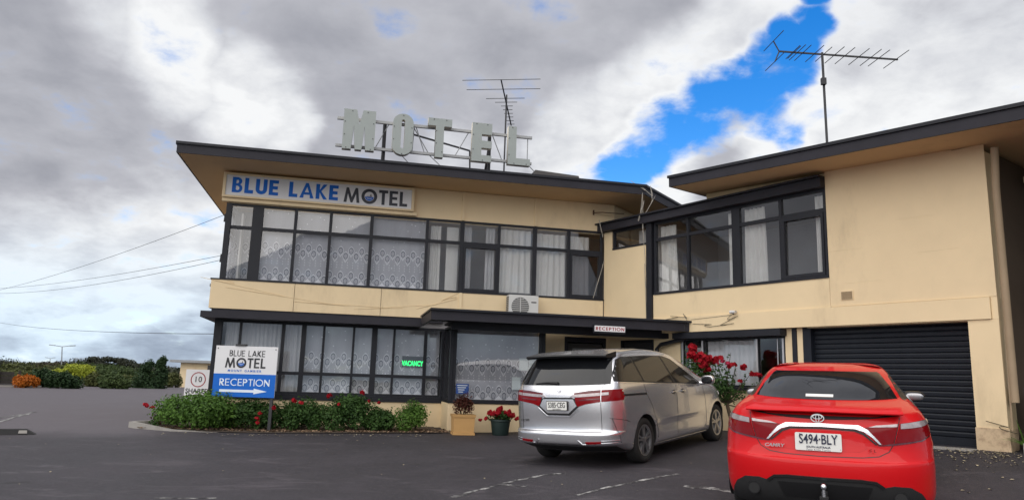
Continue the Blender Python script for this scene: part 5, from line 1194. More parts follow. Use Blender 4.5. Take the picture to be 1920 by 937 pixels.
    def hit(s, a, b_, axis):
        if axis == 'rear': o, d_ = Vector((a, -6, b_)), Vector((0, 1, 0))
        elif axis == 'right': o, d_ = Vector((4, a, b_)), Vector((-1, 0, 0))
        elif axis == 'left': o, d_ = Vector((-4, a, b_)), Vector((1, 0, 0))
        elif axis == 'front': o, d_ = Vector((a, 6, b_)), Vector((0, -1, 0))
        else: o, d_ = Vector((a, b_, 4)), Vector((0, 0, -1))
        p, n, _, _ = s.bvh.ray_cast(o, d_)
        if p is None:
            q = {'rear': Vector((a, -2.3, b_)), 'right': Vector((.8, a, b_)), 'left': Vector((-.8, a, b_)), 'front': Vector((a, 2, b_)), 'top': Vector((a, b_, 1.5))}[axis]
            p, n, _, _ = s.bvh.find_nearest(q)
        if n.dot(d_) > 0: n = -n
        return p, n
    def patch(s, name, poly, axis, m, off=.004, cell=.05, parent=None, **k):
        bm = bmesh.new(); vs_ = [bm.verts.new((a, b_, 0)) for a, b_ in poly]; bm.faces.new(vs_)
        lo = [min(p[i] for p in poly) for i in (0, 1)]; hi = [max(p[i] for p in poly) for i in (0, 1)]
        for i in (0, 1):
            c = lo[i]+cell*.5
            while c < hi[i]:
                nrm = (1, 0, 0) if i == 0 else (0, 1, 0); bmesh.ops.bisect_plane(bm, geom=bm.verts[:]+bm.edges[:]+bm.faces[:], plane_co=(c if i == 0 else 0, c if i else 0, 0), plane_no=nrm); c += cell
        bmesh.ops.triangulate(bm, faces=bm.faces[:])
        P = {}; rim = {}
        for v in bm.verts:
            p, n = s.hit(v.co.x, v.co.y, axis); P[v] = p+n*off; rim[v] = p-n*.006
        bd = [e for e in bm.edges if e.is_boundary]; new = {}
        for e in bd:
            for v in e.verts:
                if v not in new: new[v] = bm.verts.new((0, 0, 0)); 
        for e in bd: bm.faces.new((e.verts[0], e.verts[1], new[e.verts[1]], new[e.verts[0]]))
        for v, p in P.items(): v.co = p
        for v, nv in new.items(): nv.co = rim[v]
        bmesh.ops.recalc_face_normals(bm, faces=bm.faces[:])
        me = bpy.data.meshes.new(name); bm.to_mesh(me); bm.free(); me.materials.append(MATS[m])
        c = sum((p.co for p in me.vertices), Vector())/len(me.vertices)
        up = sum((f.normal*f.area for f in me.polygons), Vector())
        a = {'rear': Vector((0, -1, 0)), 'right': Vector((1, 0, 0)), 'left': Vector((-1, 0, 0)), 'front': Vector((0, 1, 0)), 'top': Vector((0, 0, 1))}[axis]
        big = sum((f.normal*f.area for f in me.polygons if f.normal.dot(a) > .15 or f.normal.dot(a) < -.15), Vector())
        if big.dot(a) < 0: me.flip_normals()
        me.polygons.foreach_set('use_smooth', [True]*len(me.polygons)); me.set_sharp_from_angle(angle=R(40))
        return s.add(name, me, None, parent, **k)
    def both(s, name, poly, m, axis='right', **k):
        o = s.patch(name, poly, axis, m, **k)
        if axis == 'right': s.patch(name, poly, 'left', m, **k)
        else: s.patch(name, [(-a, b_) for a, b_ in poly][::-1], axis, m, **k)
        return o
    def seam(s, name, pts, axis, wid=.007, m='car_black', off=.002, parent=None):
        P = []
        for (a, b_), (c, d_) in zip(pts, pts[1:]):
            n = max(2, int(math.hypot(c-a, d_-b_)/.04))
            for i in range(n): P.append((a+(c-a)*i/n, b_+(d_-b_)*i/n))
        P.append(pts[-1]); v = []; f = []; H = [s.hit(a, b_, axis) for a, b_ in P]
        for i, (p, n) in enumerate(H):
            t_ = (H[min(i+1, len(H)-1)][0]-H[max(i-1, 0)][0]).normalized(); x = t_.cross(n).normalized()*wid/2; v += [p+n*off-x, p+n*off+x, p-n*.003+x, p-n*.003-x]
        for i in range(len(H)-1):
            for k in range(4): f.append([4*i+k, 4*i+(k+1) % 4, 4*i+4+(k+1) % 4, 4*i+4+k])
        f += [[3, 2, 1, 0], [4*len(H)-4, 4*len(H)-3, 4*len(H)-2, 4*len(H)-1]]
        mb = MB(); mb.add(v, f); return s.add(name, mb, m, parent, 60)
    def wheel(s, x, y, z, r_, wid, spokes, two=True):
        sg = 1 if x > 0 else -1
        root = s.add('wheel', MB().lathe((x-sg*wid*.25, y, z), [(r_*.60, -wid*.5), (r_*.60, wid*.1)], 28, 'X'), 'rim_dark')
        prof = [(r_*.66, -.5), (r_*.90, -.5), (r_*.97, -.42), (r_, -.30), (r_, .30), (r_*.97, .42), (r_*.90, .5), (r_*.70, .48), (r_*.66, .40), (r_*.66, -.5)]
        mb = MB(); n = 40
        for (q, t_) in prof[:-1]:
            for k in range(n): a = 2*math.pi*k/n; mb.v.append(Vector((x+(t_-.5)*wid*sg, y+q*math.cos(a), z+q*math.sin(a))))
        m_ = len(prof)-1
        for i in range(m_):
            for k in range(n): mb.f.append([i*n+k, i*n+(k+1) % n, ((i+1) % m_)*n+(k+1) % n, ((i+1) % m_)*n+k]); mb.mi.append(0)
        bmx = mb.mesh('tyre', 'tyre', 50); bm = bmesh.new(); bm.from_mesh(bmx); bmesh.ops.recalc_face_normals(bm, faces=bm.faces); bm.to_mesh(bmx); bm.free(); s.add('tyre', bmx, None, root)
        rm_ = MB().lathe((x-sg*.02, y, z), [(r_*.655, -.012), (r_*.69, 0), (r_*.67, .012)], 40, 'X'); rm_ = MB(); n = 40
        for (q, t_) in ((r_*.60, -.05), (r_*.615, -.004), (r_*.685, .0), (r_*.69, -.015), (r_*.66, -.05)):
            for k in range(n): a = 2*math.pi*k/n; rm_.v.append(Vector((x+(t_-.006)*sg, y+q*math.cos(a), z+q*math.sin(a))))
        for i in range(4):
            for k in range(n): rm_.f.append([i*n+k, i*n+(k+1) % n, (i+1)*n+(k+1) % n, (i+1)*n+k]); rm_.mi.append(0)
        s.add('rim', rm_, 'rim_silver', root)
        for i in range(spokes):
            a = 2*math.pi*(i+.3)/spokes
            for da in (-.095, .095) if two else (0,):
                q = a+da*1.0; d0 = Vector((0, math.cos(q-da*.3), math.sin(q-da*.3))); d1 = Vector((0, math.cos(q+da*.7), math.sin(q+da*.7))); c = Vector((x-sg*.022, y, z))
                s.add('spoke', MB().bar(c+d0*r_*.14, c+d1*r_*.63, .028 if two else .05, .020, upv=(1, 0, 0)), 'rim_silver', root)
        s.add('hub', MB().lathe((x-sg*.03, y, z), [(r_*.16, -.02), (r_*.15, .018), (r_*.05, .024)] if sg > 0 else [(r_*.05, -.024), (r_*.15, -.018), (r_*.16, .02)], 20, 'X'), 'rim_silver', root)
        return root
    def text(s, body, size, x, y, z, m, parent=None, ext=.0015, offset=0.0, sx=1.0, sz=1.0, shear=0.0, space=1.0, tilt=0.0, rz=0.0):
        me = text_mesh(body, size, ext, offset, space=space)
        M = Matrix.Translation((x, y, z)) @ Matrix.Rotation(rz, 4, 'Z') @ Matrix.Rotation(R(90)+tilt, 4, 'X') @ Matrix(((sx, shear, 0, 0), (0, sz, 0, 0), (0, 0, 1, 0), (0, 0, 0, 1)))
        me.transform(M); me.materials.clear(); me.materials.append(MATS[m]); return s.add('lettering', me, None, parent)
    def flat(s, name, outs, x, y, z, m, parent=None, ext=.002, tilt=0.0, rz=0.0):
        me = outline_mesh(outs, ext); me.transform(Matrix.Translation((x, y, z)) @ Matrix.Rotation(rz, 4, 'Z') @ Matrix.Rotation(R(90)+tilt, 4, 'X')); me.materials.clear(); me.materials.append(MATS[m]); return s.add(name, me, None, parent)
def rrect(w_, h_, r_): return arc(w_-r_, h_-r_, r_, r_, 0, 90, 4)+arc(-w_+r_, h_-r_, r_, r_, 90, 180, 4)+arc(-w_+r_, -h_+r_, r_, r_, 180, 270, 4)+arc(w_-r_, -h_+r_, r_, r_, 270, 360, 4)
def blobmesh(c, r_, n=14, pw=2.6, m_=10):
    v = []; f = []
    for j in range(m_+1):
        t_ = math.pi*j/m_
        for i in range(n):
            a = 2*math.pi*i/n
            def sp(q, e): return math.copysign(abs(q)**e, q)
            v.append(Vector(c)+Vector((r_[0]*sp(math.cos(a), 2/pw)*abs(math.sin(t_))**(2/pw), r_[1]*sp(math.sin(a), 2/pw)*abs(math.sin(t_))**(2/pw), r_[2]*sp(math.cos(t_), 2/pw))))
    for j in range(m_):
        for i in range(n): f.append([j*n+i, (j+1)*n+i, (j+1)*n+(i+1) % n, j*n+(i+1) % n])
    return MB().add(v, f)

# ------------------------------------------------------------------ silver people mover
V = Car('minivan', 'silver minivan parked nose-in beside the entrance, seen from its rear corner', 2.2, 12.62, 36.3, 2.9, .79)
RW = .325
VK = [(.19, -2.0, .5, 3.0, .80, .7, 2.5, 2.20), (.25, -2.18, .5, 3.2, .85, .8, 2.5, 2.30), (.315, -2.36, .52, 3.2, .870, .85, 2.4, 2.34), (.36, -2.44, .52, 3.2, .880, .9, 2.4, 2.36), (.47, -2.45, .52, 3.3, .892, .9, 2.4, 2.37),
      (.505, -2.435, .52, 3.3, .895, .9, 2.4, 2.37), (.525, -2.405, .52, 3.3, .897, .9, 2.4, 2.37), (.64, -2.395, .52, 3.4, .900, .95, 2.4, 2.36), (.80, -2.40, .52, 3.4, .900, 1.0, 2.3, 2.30), (.93, -2.395, .50, 3.4, .895, 1.0, 2.3, 2.18),
      (1.02, -2.385, .48, 3.4, .885, 1.0, 2.2, 1.98), (1.10, -2.365, .46, 3.4, .870, .9, 2.2, 1.72), (1.16, -2.335, .44, 3.4, .852, .85, 2.2, 1.44), (1.30, -2.25, .42, 3.4, .805, .8, 2.2, 1.08),
      (1.44, -2.15, .40, 3.4, .755, .75, 2.2, .72), (1.53, -2.08, .40, 3.2, .715, .7, 2.2, .48), (1.59, -2.0, .48, 2.8, .67, .8, 2.2, .26), (1.63, -1.85, .65, 2.5, .60, .95, 2.2, .02), (1.655, -1.6, .8, 2.3, .48, 1.0, 2.2, -.25), (1.667, -1.2, .5, 2.0, .26, .4, 2.0, -.55)]
def vflare(y, z):
    e = 0
    for wy in (-1.45, 1.45):
        dd_ = math.hypot(y-wy, z-RW); e += .016*math.exp(-((dd_-.40)/.055)**2)
    e += -.012*math.exp(-((z-.48)/.10)**2)*sstep(y, -1.05, -.8)*(1-sstep(y, .75, 1.0))
    e += .010*math.exp(-((z-.60)/.035)**2)*sstep(y, -.9, -.5)*(1-sstep(y, .6, .9))
    e += .012*math.exp(-((z-.27)/.06)**2)*sstep(y, -1.05, -.95)*(1-sstep(y, .95, 1.05))
    return e
mb = V.body(VK, vflare); VB = V.cut_arches(mb, ((-1.45, RW, .375), (1.45, RW, .375)), 'paint_silver')
for x, y in ((.885, -1.45), (.885, 1.45), (-.885, -1.45), (-.885, 1.45)): V.wheel(x, y, RW, .325, .22, 5)
def curve_edge(x0, x1, z0, z1, bow, n=10): return [(x0+(x1-x0)*i/n, z0+(z1-z0)*i/n+bow*(1-(2*i/n-1)**2)) for i in range(n+1)]
gw = V.patch('rear_window', curve_edge(-.765, .765, 1.165, 1.165, -.012)+[(.745, 1.30)]+[(.68, 1.505)]+curve_edge(.66, -.66, 1.53, 1.53, .01)+[(-.68, 1.505), (-.745, 1.30)], 'rear', 'car_glass', off=.004)
# roof spoiler
def spoiler(hw, y_edge, y_root, z_edge, z_root, th, bow, n=16):
    v = []; f = []
    for i in range(n+1):
        x = -hw+2*hw*i/n; q = (x/hw)**2; yb = y_edge+bow*q*q; dz_ = -.018*q
        v += [Vector((x, yb, z_edge+dz_)), Vector((x, yb+.02, z_edge+.022+dz_)), Vector((x, y_root, z_root+dz_*1.5)), Vector((x, y_root, z_root-th+dz_)), Vector((x, yb+.05, z_edge-.028+dz_))]
    for i in range(n):
        for k in range(5): f.append([5*i+k, 5*i+(k+1) % 5, 5*i+5+(k+1) % 5, 5*i+5+k])
    f += [[4, 3, 2, 1, 0], [5*n, 5*n+1, 5*n+2, 5*n+3, 5*n+4]]
    mb = MB(); mb.add(v, f); mb.mi = [(0 if (j % 5) in (1,) else 1) if j < 5*n else 1 for j in range(len(f))]; return mb
me = spoiler(.69, -2.27, -1.85, 1.575, 1.648, .085, .10).mesh('spoiler', ['paint_silver', 'car_black'], 30)
bm = bmesh.new(); bm.from_mesh(me); bmesh.ops.recalc_face_normals(bm, faces=bm.faces); bm.to_mesh(me); bm.free(); V.add('spoiler', me, None)
# lamps
LR = V.both('tail_lamp', [(.27, 1.045), (.50, 1.075), (.66, 1.085), (.66, .925), (.45, .895), (.33, .86), (.30, .90)], 'lamp_red', 'rear', off=.012, cell=.04)
V.both('tail_lamp', [(.672, 1.086), (.885, 1.09), (.885, .94), (.672, .925)], 'lamp_red', 'rear', off=.010, cell=.03)
for ax in ('right', 'left'): V.patch('tail_lamp', [(-2.27, 1.088), (-2.10, 1.075), (-2.04, 1.04), (-2.10, .97), (-2.27, .94)], ax, 'lamp_red', off=.008, cell=.03)
V.both('lamp_strip', [(.20, .99), (.26, 1.025), (.655, 1.05), (.655, 1.01), (.33, .99)], 'lamp_clear', 'rear', off=.017, cell=.04)
V.both('lamp_strip', [(.675, 1.05), (.76, 1.055), (.76, 1.02), (.675, 1.012)], 'lamp_clear', 'rear', off=.016, cell=.03)
V.both('lamp_groove', [(.36, .955), (.655, .975), (.655, .965), (.36, .945)], 'lamp_dark', 'rear', off=.016, cell=.04)
V.both('lamp_top', [(.27, 1.046), (.50, 1.076), (.655, 1.086), (.655, 1.062), (.30, 1.036)], 'lamp_dark', 'rear', off=.0165, cell=.04)
# garnish, plate and badge
V.patch('garnish', [(-.30, .975), (.30, .975), (.345, .86), (.19, .735), (-.19, .735), (-.345, .86)], 'rear', 'car_black', off=.006)
V.patch('plate_recess', [(-.255, .962), (.255, .962), (.31, .868), (.178, .765), (-.178, .765), (-.31, .868)], 'rear', 'paint_silver', off=.010)
V.patch('garnish_trim', [(-.345, .845), (-.19, .728), (.19, .728), (.345, .845), (.345, .825), (.20, .708), (-.20, .708), (-.345, .825)], 'rear', 'chrome', off=.012)
V.patch('garnish_trim', [(-.24, .985), (.24, .985), (.24, .968), (-.24, .968)], 'rear', 'car_black', off=.014)
V.patch('garnish_trim', [(-.40, 1.03), (.40, 1.03), (.40, 1.02), (-.40, 1.02)], 'rear', 'chrome', off=.004)
pl = V.flat('number_plate', [rrect(.176, .068, .012)], 0, -2.428, .873, 'car_black', ext=.006)
V.flat('plate_face', [rrect(.168, .060, .010)], 0, -2.437, .873, 'plate_white', pl)
V.text('S385\u00b7CEG', .105, 0, -2.440, .878, 'sign_black', pl, offset=.001, sx=.66, sz=1.0)
V.text('SOUTH AUSTRALIA', .020, 0, -2.440, .822, 'sign_black', pl, sx=.8)
em = V.flat('badge', [arc(0, 0, .040, .043, 0, 360, 24)[:-1], arc(0, 0, .031, .034, 0, 360, 24)[:-1]], 0, -2.388, 1.098, 'chrome', ext=.004, tilt=-.2)
V.flat('badge_letter', [[(-.020, -.022), (-.012, -.022), (-.009, -.004), (.009, -.004), (.012, -.022), (.020, -.022), (.016, .022), (.008, .022), (.007, .005), (-.007, .005), (-.008, .022), (-.016, .022)]], 0, -2.388, 1.098, 'chrome', em, ext=.003, tilt=-.2)
V.text('ODYSSEY', .042, -.57, -2.372, .655, 'car_black', None, offset=.0005, sx=1.1, rz=.14)
# seams, bumper details
V.both('seam', [(0, 0)], 'car_black') if False else None
for sg in (-1, 1): V.seam('seam', [(sg*.665, .92), (sg*.665, .53)], 'rear'); V.seam('seam', [(sg*.66, 1.09), (sg*.70, 1.165)], 'rear', .005)
V.seam('seam', [(-.66, .515), (.66, .515)], 'rear', .012, off=.001)
V.patch('valance', [(-.80, .318), (-.5, .310), (.5, .310), (.80, .318), (.80, .22), (-.80, .22)], 'rear', 'car_matt', off=.004)
V.both('reflector', [(.44, .385), (.66, .392), (.66, .362), (.45, .358)], 'lamp_red', 'rear', off=.008)
V.both('bumper_trim', [(.34, .40), (.40, .352), (.84, .372), (.84, .352), (.38, .332), (.32, .398)], 'chrome', 'rear', off=.012, cell=.03)
V.both('bumper_trim', [(.665, .40), (.86, .405), (.86, .388), (.67, .382)], 'chrome', 'rear', off=.010, cell=.03)
for sg, ax in ((1, 'right'), (-1, 'left')):
    V.seam('seam', [(-2.28, .70), (-2.02, .655), (-1.93, .63)], ax, .006); V.seam('seam', [(-2.26, .70), (-2.20, .50), (-2.15, .36)], ax, .006)
    sf = V.patch('window_surround', [(-2.15, 1.20), (-2.11, 1.30), (-1.92, 1.50), (-1.78, 1.535), (-1.0, 1.545), (-.35, 1.525), (-.1, 1.47), (.35, 1.25), (.80, 1.035), (.60, 1.035), (-.2, 1.085), (-1.3, 1.145), (-2.0, 1.185)], ax, 'car_black', off=.003, cell=.06)
    V.patch('side_window', [(-2.12, 1.21), (-2.08, 1.30), (-1.90, 1.49), (-1.77, 1.52), (-1.52, 1.525), (-1.38, 1.165), (-2.0, 1.195)], ax, 'side_glass', off=.007, cell=.06)
    V.patch('side_window', [(-1.46, 1.527), (-1.0, 1.53), (-.52, 1.517), (-.30, 1.105), (-1.32, 1.162)], ax, 'side_glass', off=.007, cell=.06)
    V.patch('side_window', [(-.45, 1.512), (-.32, 1.505), (-.1, 1.455), (.33, 1.245), (.70, 1.05), (.60, 1.048), (-.22, 1.10)], ax, 'side_glass', off=.007, cell=.06)
    V.seam('belt_trim', [(-2.1, 1.182), (-1.3, 1.133), (-.2, 1.075), (.78, 1.022)], ax, .014, 'chrome', .006)
    V.seam('slide_rail', [(-2.08, 1.005), (-1.70, .995), (-1.33, .985)], ax, .028, 'car_black', .003)
    V.seam('seam', [(-1.36, 1.13), (-1.33, .98), (-1.18, .80), (-1.02, .45), (-.98, .27)], ax, .006)
    V.seam('seam', [(-.24, 1.08), (-.27, .7), (-.25, .27)], ax, .007); V.seam('seam', [(.86, 1.0), (.93, .75), (.95, .40), (.90, .27)], ax, .007); V.seam('seam', [(-.95, .255), (.9, .255)], ax, .006)
    V.seam('skirt_trim', [(-1.0, .225), (1.0, .225)], ax, .016, 'chrome', .004)
    for y in (-.36, .0):
        p, n = V.hit(y, .955, ax); hnd = V.add('door_handle', blobmesh(p+n*.022, (.014, .095, .016)), 'chrome'); V.add('handle_recess', blobmesh(p+n*.001, (.004, .07, .032)), 'car_black', hnd)
    p, n = V.hit(.78, 1.05, ax); q = p+Vector((sg*.145, .02, .045)); mr = V.add('mirror', blobmesh(q, (.115, .075, .078), pw=2.8), 'paint_silver')
    V.add('mirror_glass', blobmesh(q+Vector((0, -.068, 0)), (.095, .012, .062), pw=3), 'car_glass', mr); V.add('mirror_arm', MB().tube([p-n*.01, q-Vector((sg*.06, 0, .06))], [.035, .03], 8), 'paint_silver', mr)
wp = V.add('wiper', MB().tube([V.hit(-.02, 1.185, 'rear')[0]+Vector((0, -.022, 0)), V.hit(-.20, 1.195, 'rear')[0]+Vector((0, -.02, 0)), V.hit(-.42, 1.18, 'rear')[0]+Vector((0, -.018, 0))], [.020, .014, .007], 8), 'car_black')
V.patch('windscreen', [(-.70, 1.14), (.70, 1.14), (.58, 1.50), (-.58, 1.50)], 'front', 'car_glass', off=.004, cell=.08)
V.both('headlamp', [(.48, .78), (.80, .86), (.84, .80), (.52, .70)], 'lamp_clear', 'front', off=.006)

# ------------------------------------------------------------------ red sedan
C = Car('sedan', 'bright red sedan with chrome boot bar, parked facing the roller door', 3.855, 8.825, 25.5, 2.775, .79)
RS_ = .325
CK = [(.19, -2.12, .6, 3.0, .80, .7, 2.6, 2.10), (.25, -2.27, .62, 3.0, .855, .8, 2.5, 2.24), (.36, -2.36, .66, 3.0, .890, .9, 2.4, 2.31), (.50, -2.40, .70, 2.9, .903, .95, 2.4, 2.33), (.60, -2.405, .70, 2.9, .906, .95, 2.4, 2.32),
      (.675, -2.398, .70, 2.9, .906, 1.0, 2.3, 2.27), (.695, -2.375, .70, 2.9, .906, 1.02, 2.3, 2.25), (.74, -2.352, .70, 2.9, .906, 1.05, 2.3, 2.20), (.80, -2.335, .70, 2.9, .903, 1.1, 2.3, 2.10), (.90, -2.325, .70, 2.9, .893, 1.1, 2.2, 1.86), (.97, -2.318, .72, 2.9, .878, 1.0, 2.2, 1.60),
      (1.03, -2.305, .76, 2.8, .855, .9, 2.2, 1.34), (1.075, -2.28, .82, 2.8, .828, .85, 2.2, 1.16), (1.105, -2.18, .85, 2.7, .800, .85, 2.2, 1.04), (1.13, -1.98, .85, 2.6, .775, .82, 2.2, .96), (1.155, -1.76, .85, 2.6, .752, .8, 2.2, .88),
      (1.22, -1.57, .78, 2.7, .710, .75, 2.2, .72), (1.31, -1.30, .65, 2.8, .652, .7, 2.2, .50), (1.38, -1.06, .55, 2.8, .600, .65, 2.2, .30), (1.415, -.90, .55, 2.6, .565, .65, 2.2, .16), (1.437, -.74, .55, 2.4, .515, .6, 2.2, .02), (1.450, -.55, .5, 2.2, .42, .5, 2.2, -.08), (1.455, -.40, .3, 2.0, .26, .25, 2, -.14)]
def cflare(y, z):
    e = 0
    for wy in (-1.39, 1.39): e += .012*math.exp(-((math.hypot(y-wy, z-RS_)-.39)/.05)**2)
    e += -.014*math.exp(-((z-.48)/.10)**2)*sstep(y, -1.0, -.8)*(1-sstep(y, .8, 1.0)); e += .010*math.exp(-((z-.80)/.03)**2)*sstep(y, -2.0, -1.6)*(1-sstep(y, 1.0, 1.4))
    return e
mb = C.body(CK, cflare); CB = C.cut_arches(mb, ((-1.39, RS_, .37), (1.39, RS_, .37)), 'paint_red')
for x, y in ((.89, -1.39), (.89, 1.39), (-.89, -1.39), (-.89, 1.39)): C.wheel(x, y, RS_, .325, .21, 5, False)
C.patch('rear_window', curve_edge(-.655, .655, 1.165, 1.165, -.006)+[(.60, 1.27), (.525, 1.375)]+curve_edge(.50, -.50, 1.392, 1.392, .006)+[(-.525, 1.375), (-.60, 1.27)], 'rear', 'car_glass', off=.003, cell=.04)
C.patch('window_label', [(-.16, 1.178), (.09, 1.178), (.09, 1.198), (-.16, 1.198)], 'rear', 'plate_white', off=.008, cell=.05)
C.patch('spoiler_gap_shadow', curve_edge(-.63, .63, 1.072, 1.072, -.040, 14)+[(.64, 1.105)]+curve_edge(.63, -.63, 1.115, 1.115, .0, 4)+[(-.64, 1.105)], 'rear', 'car_matt', off=.007, cell=.04)  # black patch: the shadow in the gap under the spoiler, painted on
v = []; f = []; n = 22
for i in range(n+1):
    x = -.66+1.32*i/n; q = abs(x/.66); yb = -2.355+.13*q**3; dz_ = -.012*q*q; k = 1-.55*q**8
    v += [Vector((x, yb, 1.098+dz_)), Vector((x, yb-.004, 1.108+dz_)), Vector((x, yb+.035*k, 1.128+dz_)), Vector((x, yb+.33*k, 1.148+dz_*.6)), Vector((x, yb+.34*k, 1.120+dz_)), Vector((x, yb+.06*k, 1.094+dz_))]
for i in range(n):
    for k in range(6): f.append([6*i+k, 6*i+(k+1) % 6, 6*i+6+(k+1) % 6, 6*i+6+k])
f += [[5, 4, 3, 2, 1, 0], [6*n+k for k in range(6)]]; mb = MB(); mb.add(v, f); me = mb.mesh('spoiler', 'paint_red', 35)
bm = bmesh.new(); bm.from_mesh(me); bmesh.ops.recalc_face_normals(bm, faces=bm.faces); bm.to_mesh(me); bm.free(); C.add('spoiler', me, None)
C.both('tail_lamp', [(.35, .975), (.45, .99), (.615, 1.006), (.565, .845), (.47, .828), (.44, .835)], 'lamp_red', 'rear', off=.008, cell=.035)
C.both('tail_lamp', [(.632, 1.008), (.80, 1.02), (.865, 1.018), (.885, .96), (.87, .90), (.80, .868), (.582, .846)], 'lamp_red', 'rear', off=.008, cell=.03)
for ax in ('right', 'left'): C.patch('tail_lamp', [(-2.03, 1.012), (-1.86, 1.005), (-1.80, .985), (-1.86, .93), (-2.03, .89)], ax, 'lamp_red', off=.007, cell=.03)
C.both('lamp_strip', [(.375, .978), (.44, .994), (.608, 1.004), (.602, .982)], 'lamp_clear', 'rear', off=.012, cell=.03)
C.both('lamp_strip', [(.632, 1.004), (.80, 1.016), (.862, 1.012), (.868, .985), (.80, .972), (.63, .966)], 'lamp_clear', 'rear', off=.012, cell=.03)
C.both('lamp_rim', [(.445, .832), (.565, .842), (.80, .866), (.868, .895), (.868, .885), (.80, .856), (.56, .828), (.45, .822)], 'lamp_dark', 'rear', off=.006, cell=.04)
cb = [(-.30, .992), (0, .997), (.30, .992), (.37, .957), (.445, .872), (.472, .835), (.452, .838), (.408, .888), (.338, .940), (.27, .961), (0, .969), (-.27, .961), (-.338, .940), (-.408, .888), (-.452, .838), (-.472, .835), (-.445, .872), (-.37, .957)]
C.patch('chrome_bar', cb, 'rear', 'chrome', off=.016, cell=.04)
C.patch('chrome_bar_shadow', [(-.27, .957), (0, .965), (.27, .957), (.34, .93), (.44, .835), (.43, .83), (.33, .915), (.26, .942), (0, .95), (-.26, .942), (-.33, .915), (-.43, .83), (-.44, .835), (-.34, .93)], 'rear', 'car_black', off=.008, cell=.04)
C.patch('plate_bay', [(-.30, .935), (.30, .935), (.36, .80), (.30, .765), (-.30, .765), (-.36, .80)], 'rear', 'paint_red', off=.002, cell=.05)
pl = C.flat('number_plate', [rrect(.192, .077, .012)], -.033, -2.352, .838, 'plate_white', ext=.006, tilt=-.05)
C.text('S494\u00b7BLY', .118, -.033, -2.362, .858, 'plate_ink', pl, offset=.0012, sx=.70, sz=1.0, tilt=-.05)
C.text('SOUTH AUSTRALIA', .024, -.033, -2.361, .793, 'plate_ink', pl, offset=.0006, sx=.95, tilt=-.05)
C.text('Peter Kittle Toyota', .024, -.033, -2.360, .770, 'plate_ink', pl, sx=1.05, tilt=-.05)
for a, b_ in ((-.15, .065), (.15, .065), (.18, -.06)): C.flat('screw', [arc(0, 0, .005, .005, 0, 360, 8)[:-1]], -.033+a, -2.36, .838+b_, 'plate_ink', pl, ext=.001)
def ering(rx, rz, t_): return [arc(0, 0, rx, rz, 0, 360, 28)[:-1], arc(0, 0, rx-t_, rz-t_*.8, 0, 360, 28)[:-1]]
em = C.flat('badge', ering(.057, .038, .008), -.03, -2.338, 1.045, 'badge', ext=.004, tilt=-.08)
C.flat('badge_ring', [[(x_, y_+.012) for x_, y_ in r_] for r_ in ering(.042, .020, .007)], -.03, -2.343, 1.045, 'badge', em, ext=.003, tilt=-.08)
C.flat('badge_ring', ering(.017, .035, .006), -.03, -2.346, 1.045, 'badge', em, ext=.003, tilt=-.08)
C.text('CAMRY', .040, -.405, -2.352, .790, 'badge', None, ext=.003, offset=.001, sx=1.25, shear=.25, rz=-.04)
for ch, dx_ in (('S', .385), ('L', .42)): C.text(ch, .036, dx_, -2.350, .785, 'brake_red', None, ext=.002, sx=1.2, shear=.2)
for sg in (-1, 1): C.seam('seam', [(sg*.64, 1.10), (sg*.622, 1.01), (sg*.572, .84), (sg*.53, .775), (sg*.45, .735), (sg*.32, .722), (0, .715)], 'rear', .007)
for sg in (-1, 1): C.seam('seam', [(sg*.575, .842), (sg*.80, .862), (sg*.87, .88)], 'rear', .006)
C.patch('diffuser', [(-.83, .235), (-.80, .36), (-.76, .43), (-.68, .485), (-.55, .497), (-.47, .480), (-.415, .52), (-.30, .532), (0, .530), (.30, .532), (.415, .52), (.47, .480), (.55, .497), (.68, .485), (.76, .43), (.80, .36), (.83, .235)], 'rear', 'car_matt', off=.010, cell=.05)
C.seam('diffuser_lip', [(-.47, .482), (-.415, .522), (-.30, .534), (0, .532), (.30, .534), (.415, .522), (.47, .482)], 'rear', .022, 'car_black', .022)
C.patch('diffuser_inset', [(-.38, .48), (0, .488), (.38, .48), (.33, .36), (-.33, .36)], 'rear', 'car_black', off=.018, cell=.06)
for sg in (-1, 1):
    p, n = C.hit(sg*.60, .395, 'rear'); C.add('exhaust', MB().lathe((0, 0, 0), [(.052, 0), (.058, .0), (.058, .14), (.05, .14), (.05, .02)], 20).__class__().tube([p+Vector((0, -.035, 0)), p+Vector((0, .05, 0))], [.056, .056], 18), 'rim_dark')
    C.add('exhaust_mouth', MB().tube([p+Vector((0, -.037, 0)), p+Vector((0, -.036, 0))], [.046, .046], 18), 'car_matt')
C.add('tow_hitch', MB().bar((0.0, -2.30, .40), (0.0, -2.47, .40), .05, .05).bar((0, -2.47, .385), (0, -2.53, .385), .07, .02), 'car_matt')
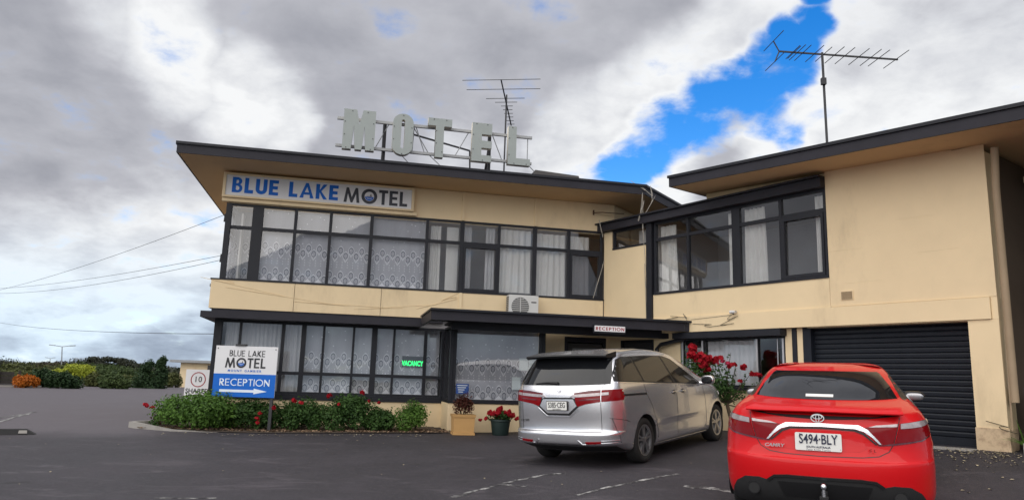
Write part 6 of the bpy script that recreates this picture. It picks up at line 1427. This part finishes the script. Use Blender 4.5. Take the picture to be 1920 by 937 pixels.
tb = C.add('tow_ball', MB().tube([(0, -2.50, .396), (0, -2.50, .455)], [.016, .014], 12), 'chrome'); C.add('ball', blobmesh((0, -2.50, .478), (.026, .026, .028), pw=2.0), 'chrome', tb)
for sg, ax in ((1, 'right'), (-1, 'left')):
    C.patch('window_surround', [(-1.46, 1.10), (-1.15, 1.24), (-.85, 1.345), (-.5, 1.392), (0, 1.385), (.35, 1.28), (.72, 1.07), (.72, 1.03), (-.8, 1.05)], ax, 'car_black', off=.002, cell=.05)
    C.patch('side_window', [(-1.05, 1.10), (-.85, 1.32), (-.5, 1.372), (-.42, 1.37), (-.45, 1.075)], ax, 'side_glass', off=.006, cell=.05)
    C.patch('side_window', [(-.36, 1.075), (-.34, 1.37), (0, 1.365), (.32, 1.265), (.62, 1.07)], ax, 'side_glass', off=.006, cell=.05)
    C.seam('seam', [(-.40, 1.05), (-.42, .5), (-.40, .28)], ax, .006); C.seam('seam', [(-1.12, 1.06), (-1.16, .85), (-1.0, .60), (-.95, .28)], ax, .006); C.seam('seam', [(.76, 1.0), (.80, .6), (.78, .28)], ax, .006)
    for y in (-.95, .05):
        p, n = C.hit(y, .90, ax); C.add('door_handle', blobmesh(p+n*.02, (.014, .09, .016)), 'paint_red')
    p, n = C.hit(.70, 1.03, ax); q = p+Vector((sg*.09, .0, .01)); mr = C.add('mirror', blobmesh(q, (.115, .08, .058), pw=2.6), 'car_black'); C.add('mirror_glass', blobmesh(q+Vector((sg*.004, -.074, -.006)), (.098, .012, .042), pw=2.8), 'mirror_silver' if 'mirror_silver' in MATS else 'rim_silver', mr)
    C.add('mirror_arm', MB().tube([p-n*.01, q-Vector((sg*.06, 0, .045))], [.03, .025], 8), 'car_black', mr)
C.patch('windscreen', [(-.62, 1.12), (.62, 1.12), (.50, 1.37), (-.50, 1.37)], 'front', 'car_glass', off=.003, cell=.08)
C.both('headlamp', [(.50, .70), (.82, .80), (.86, .72), (.55, .63)], 'lamp_clear', 'front', off=.006)
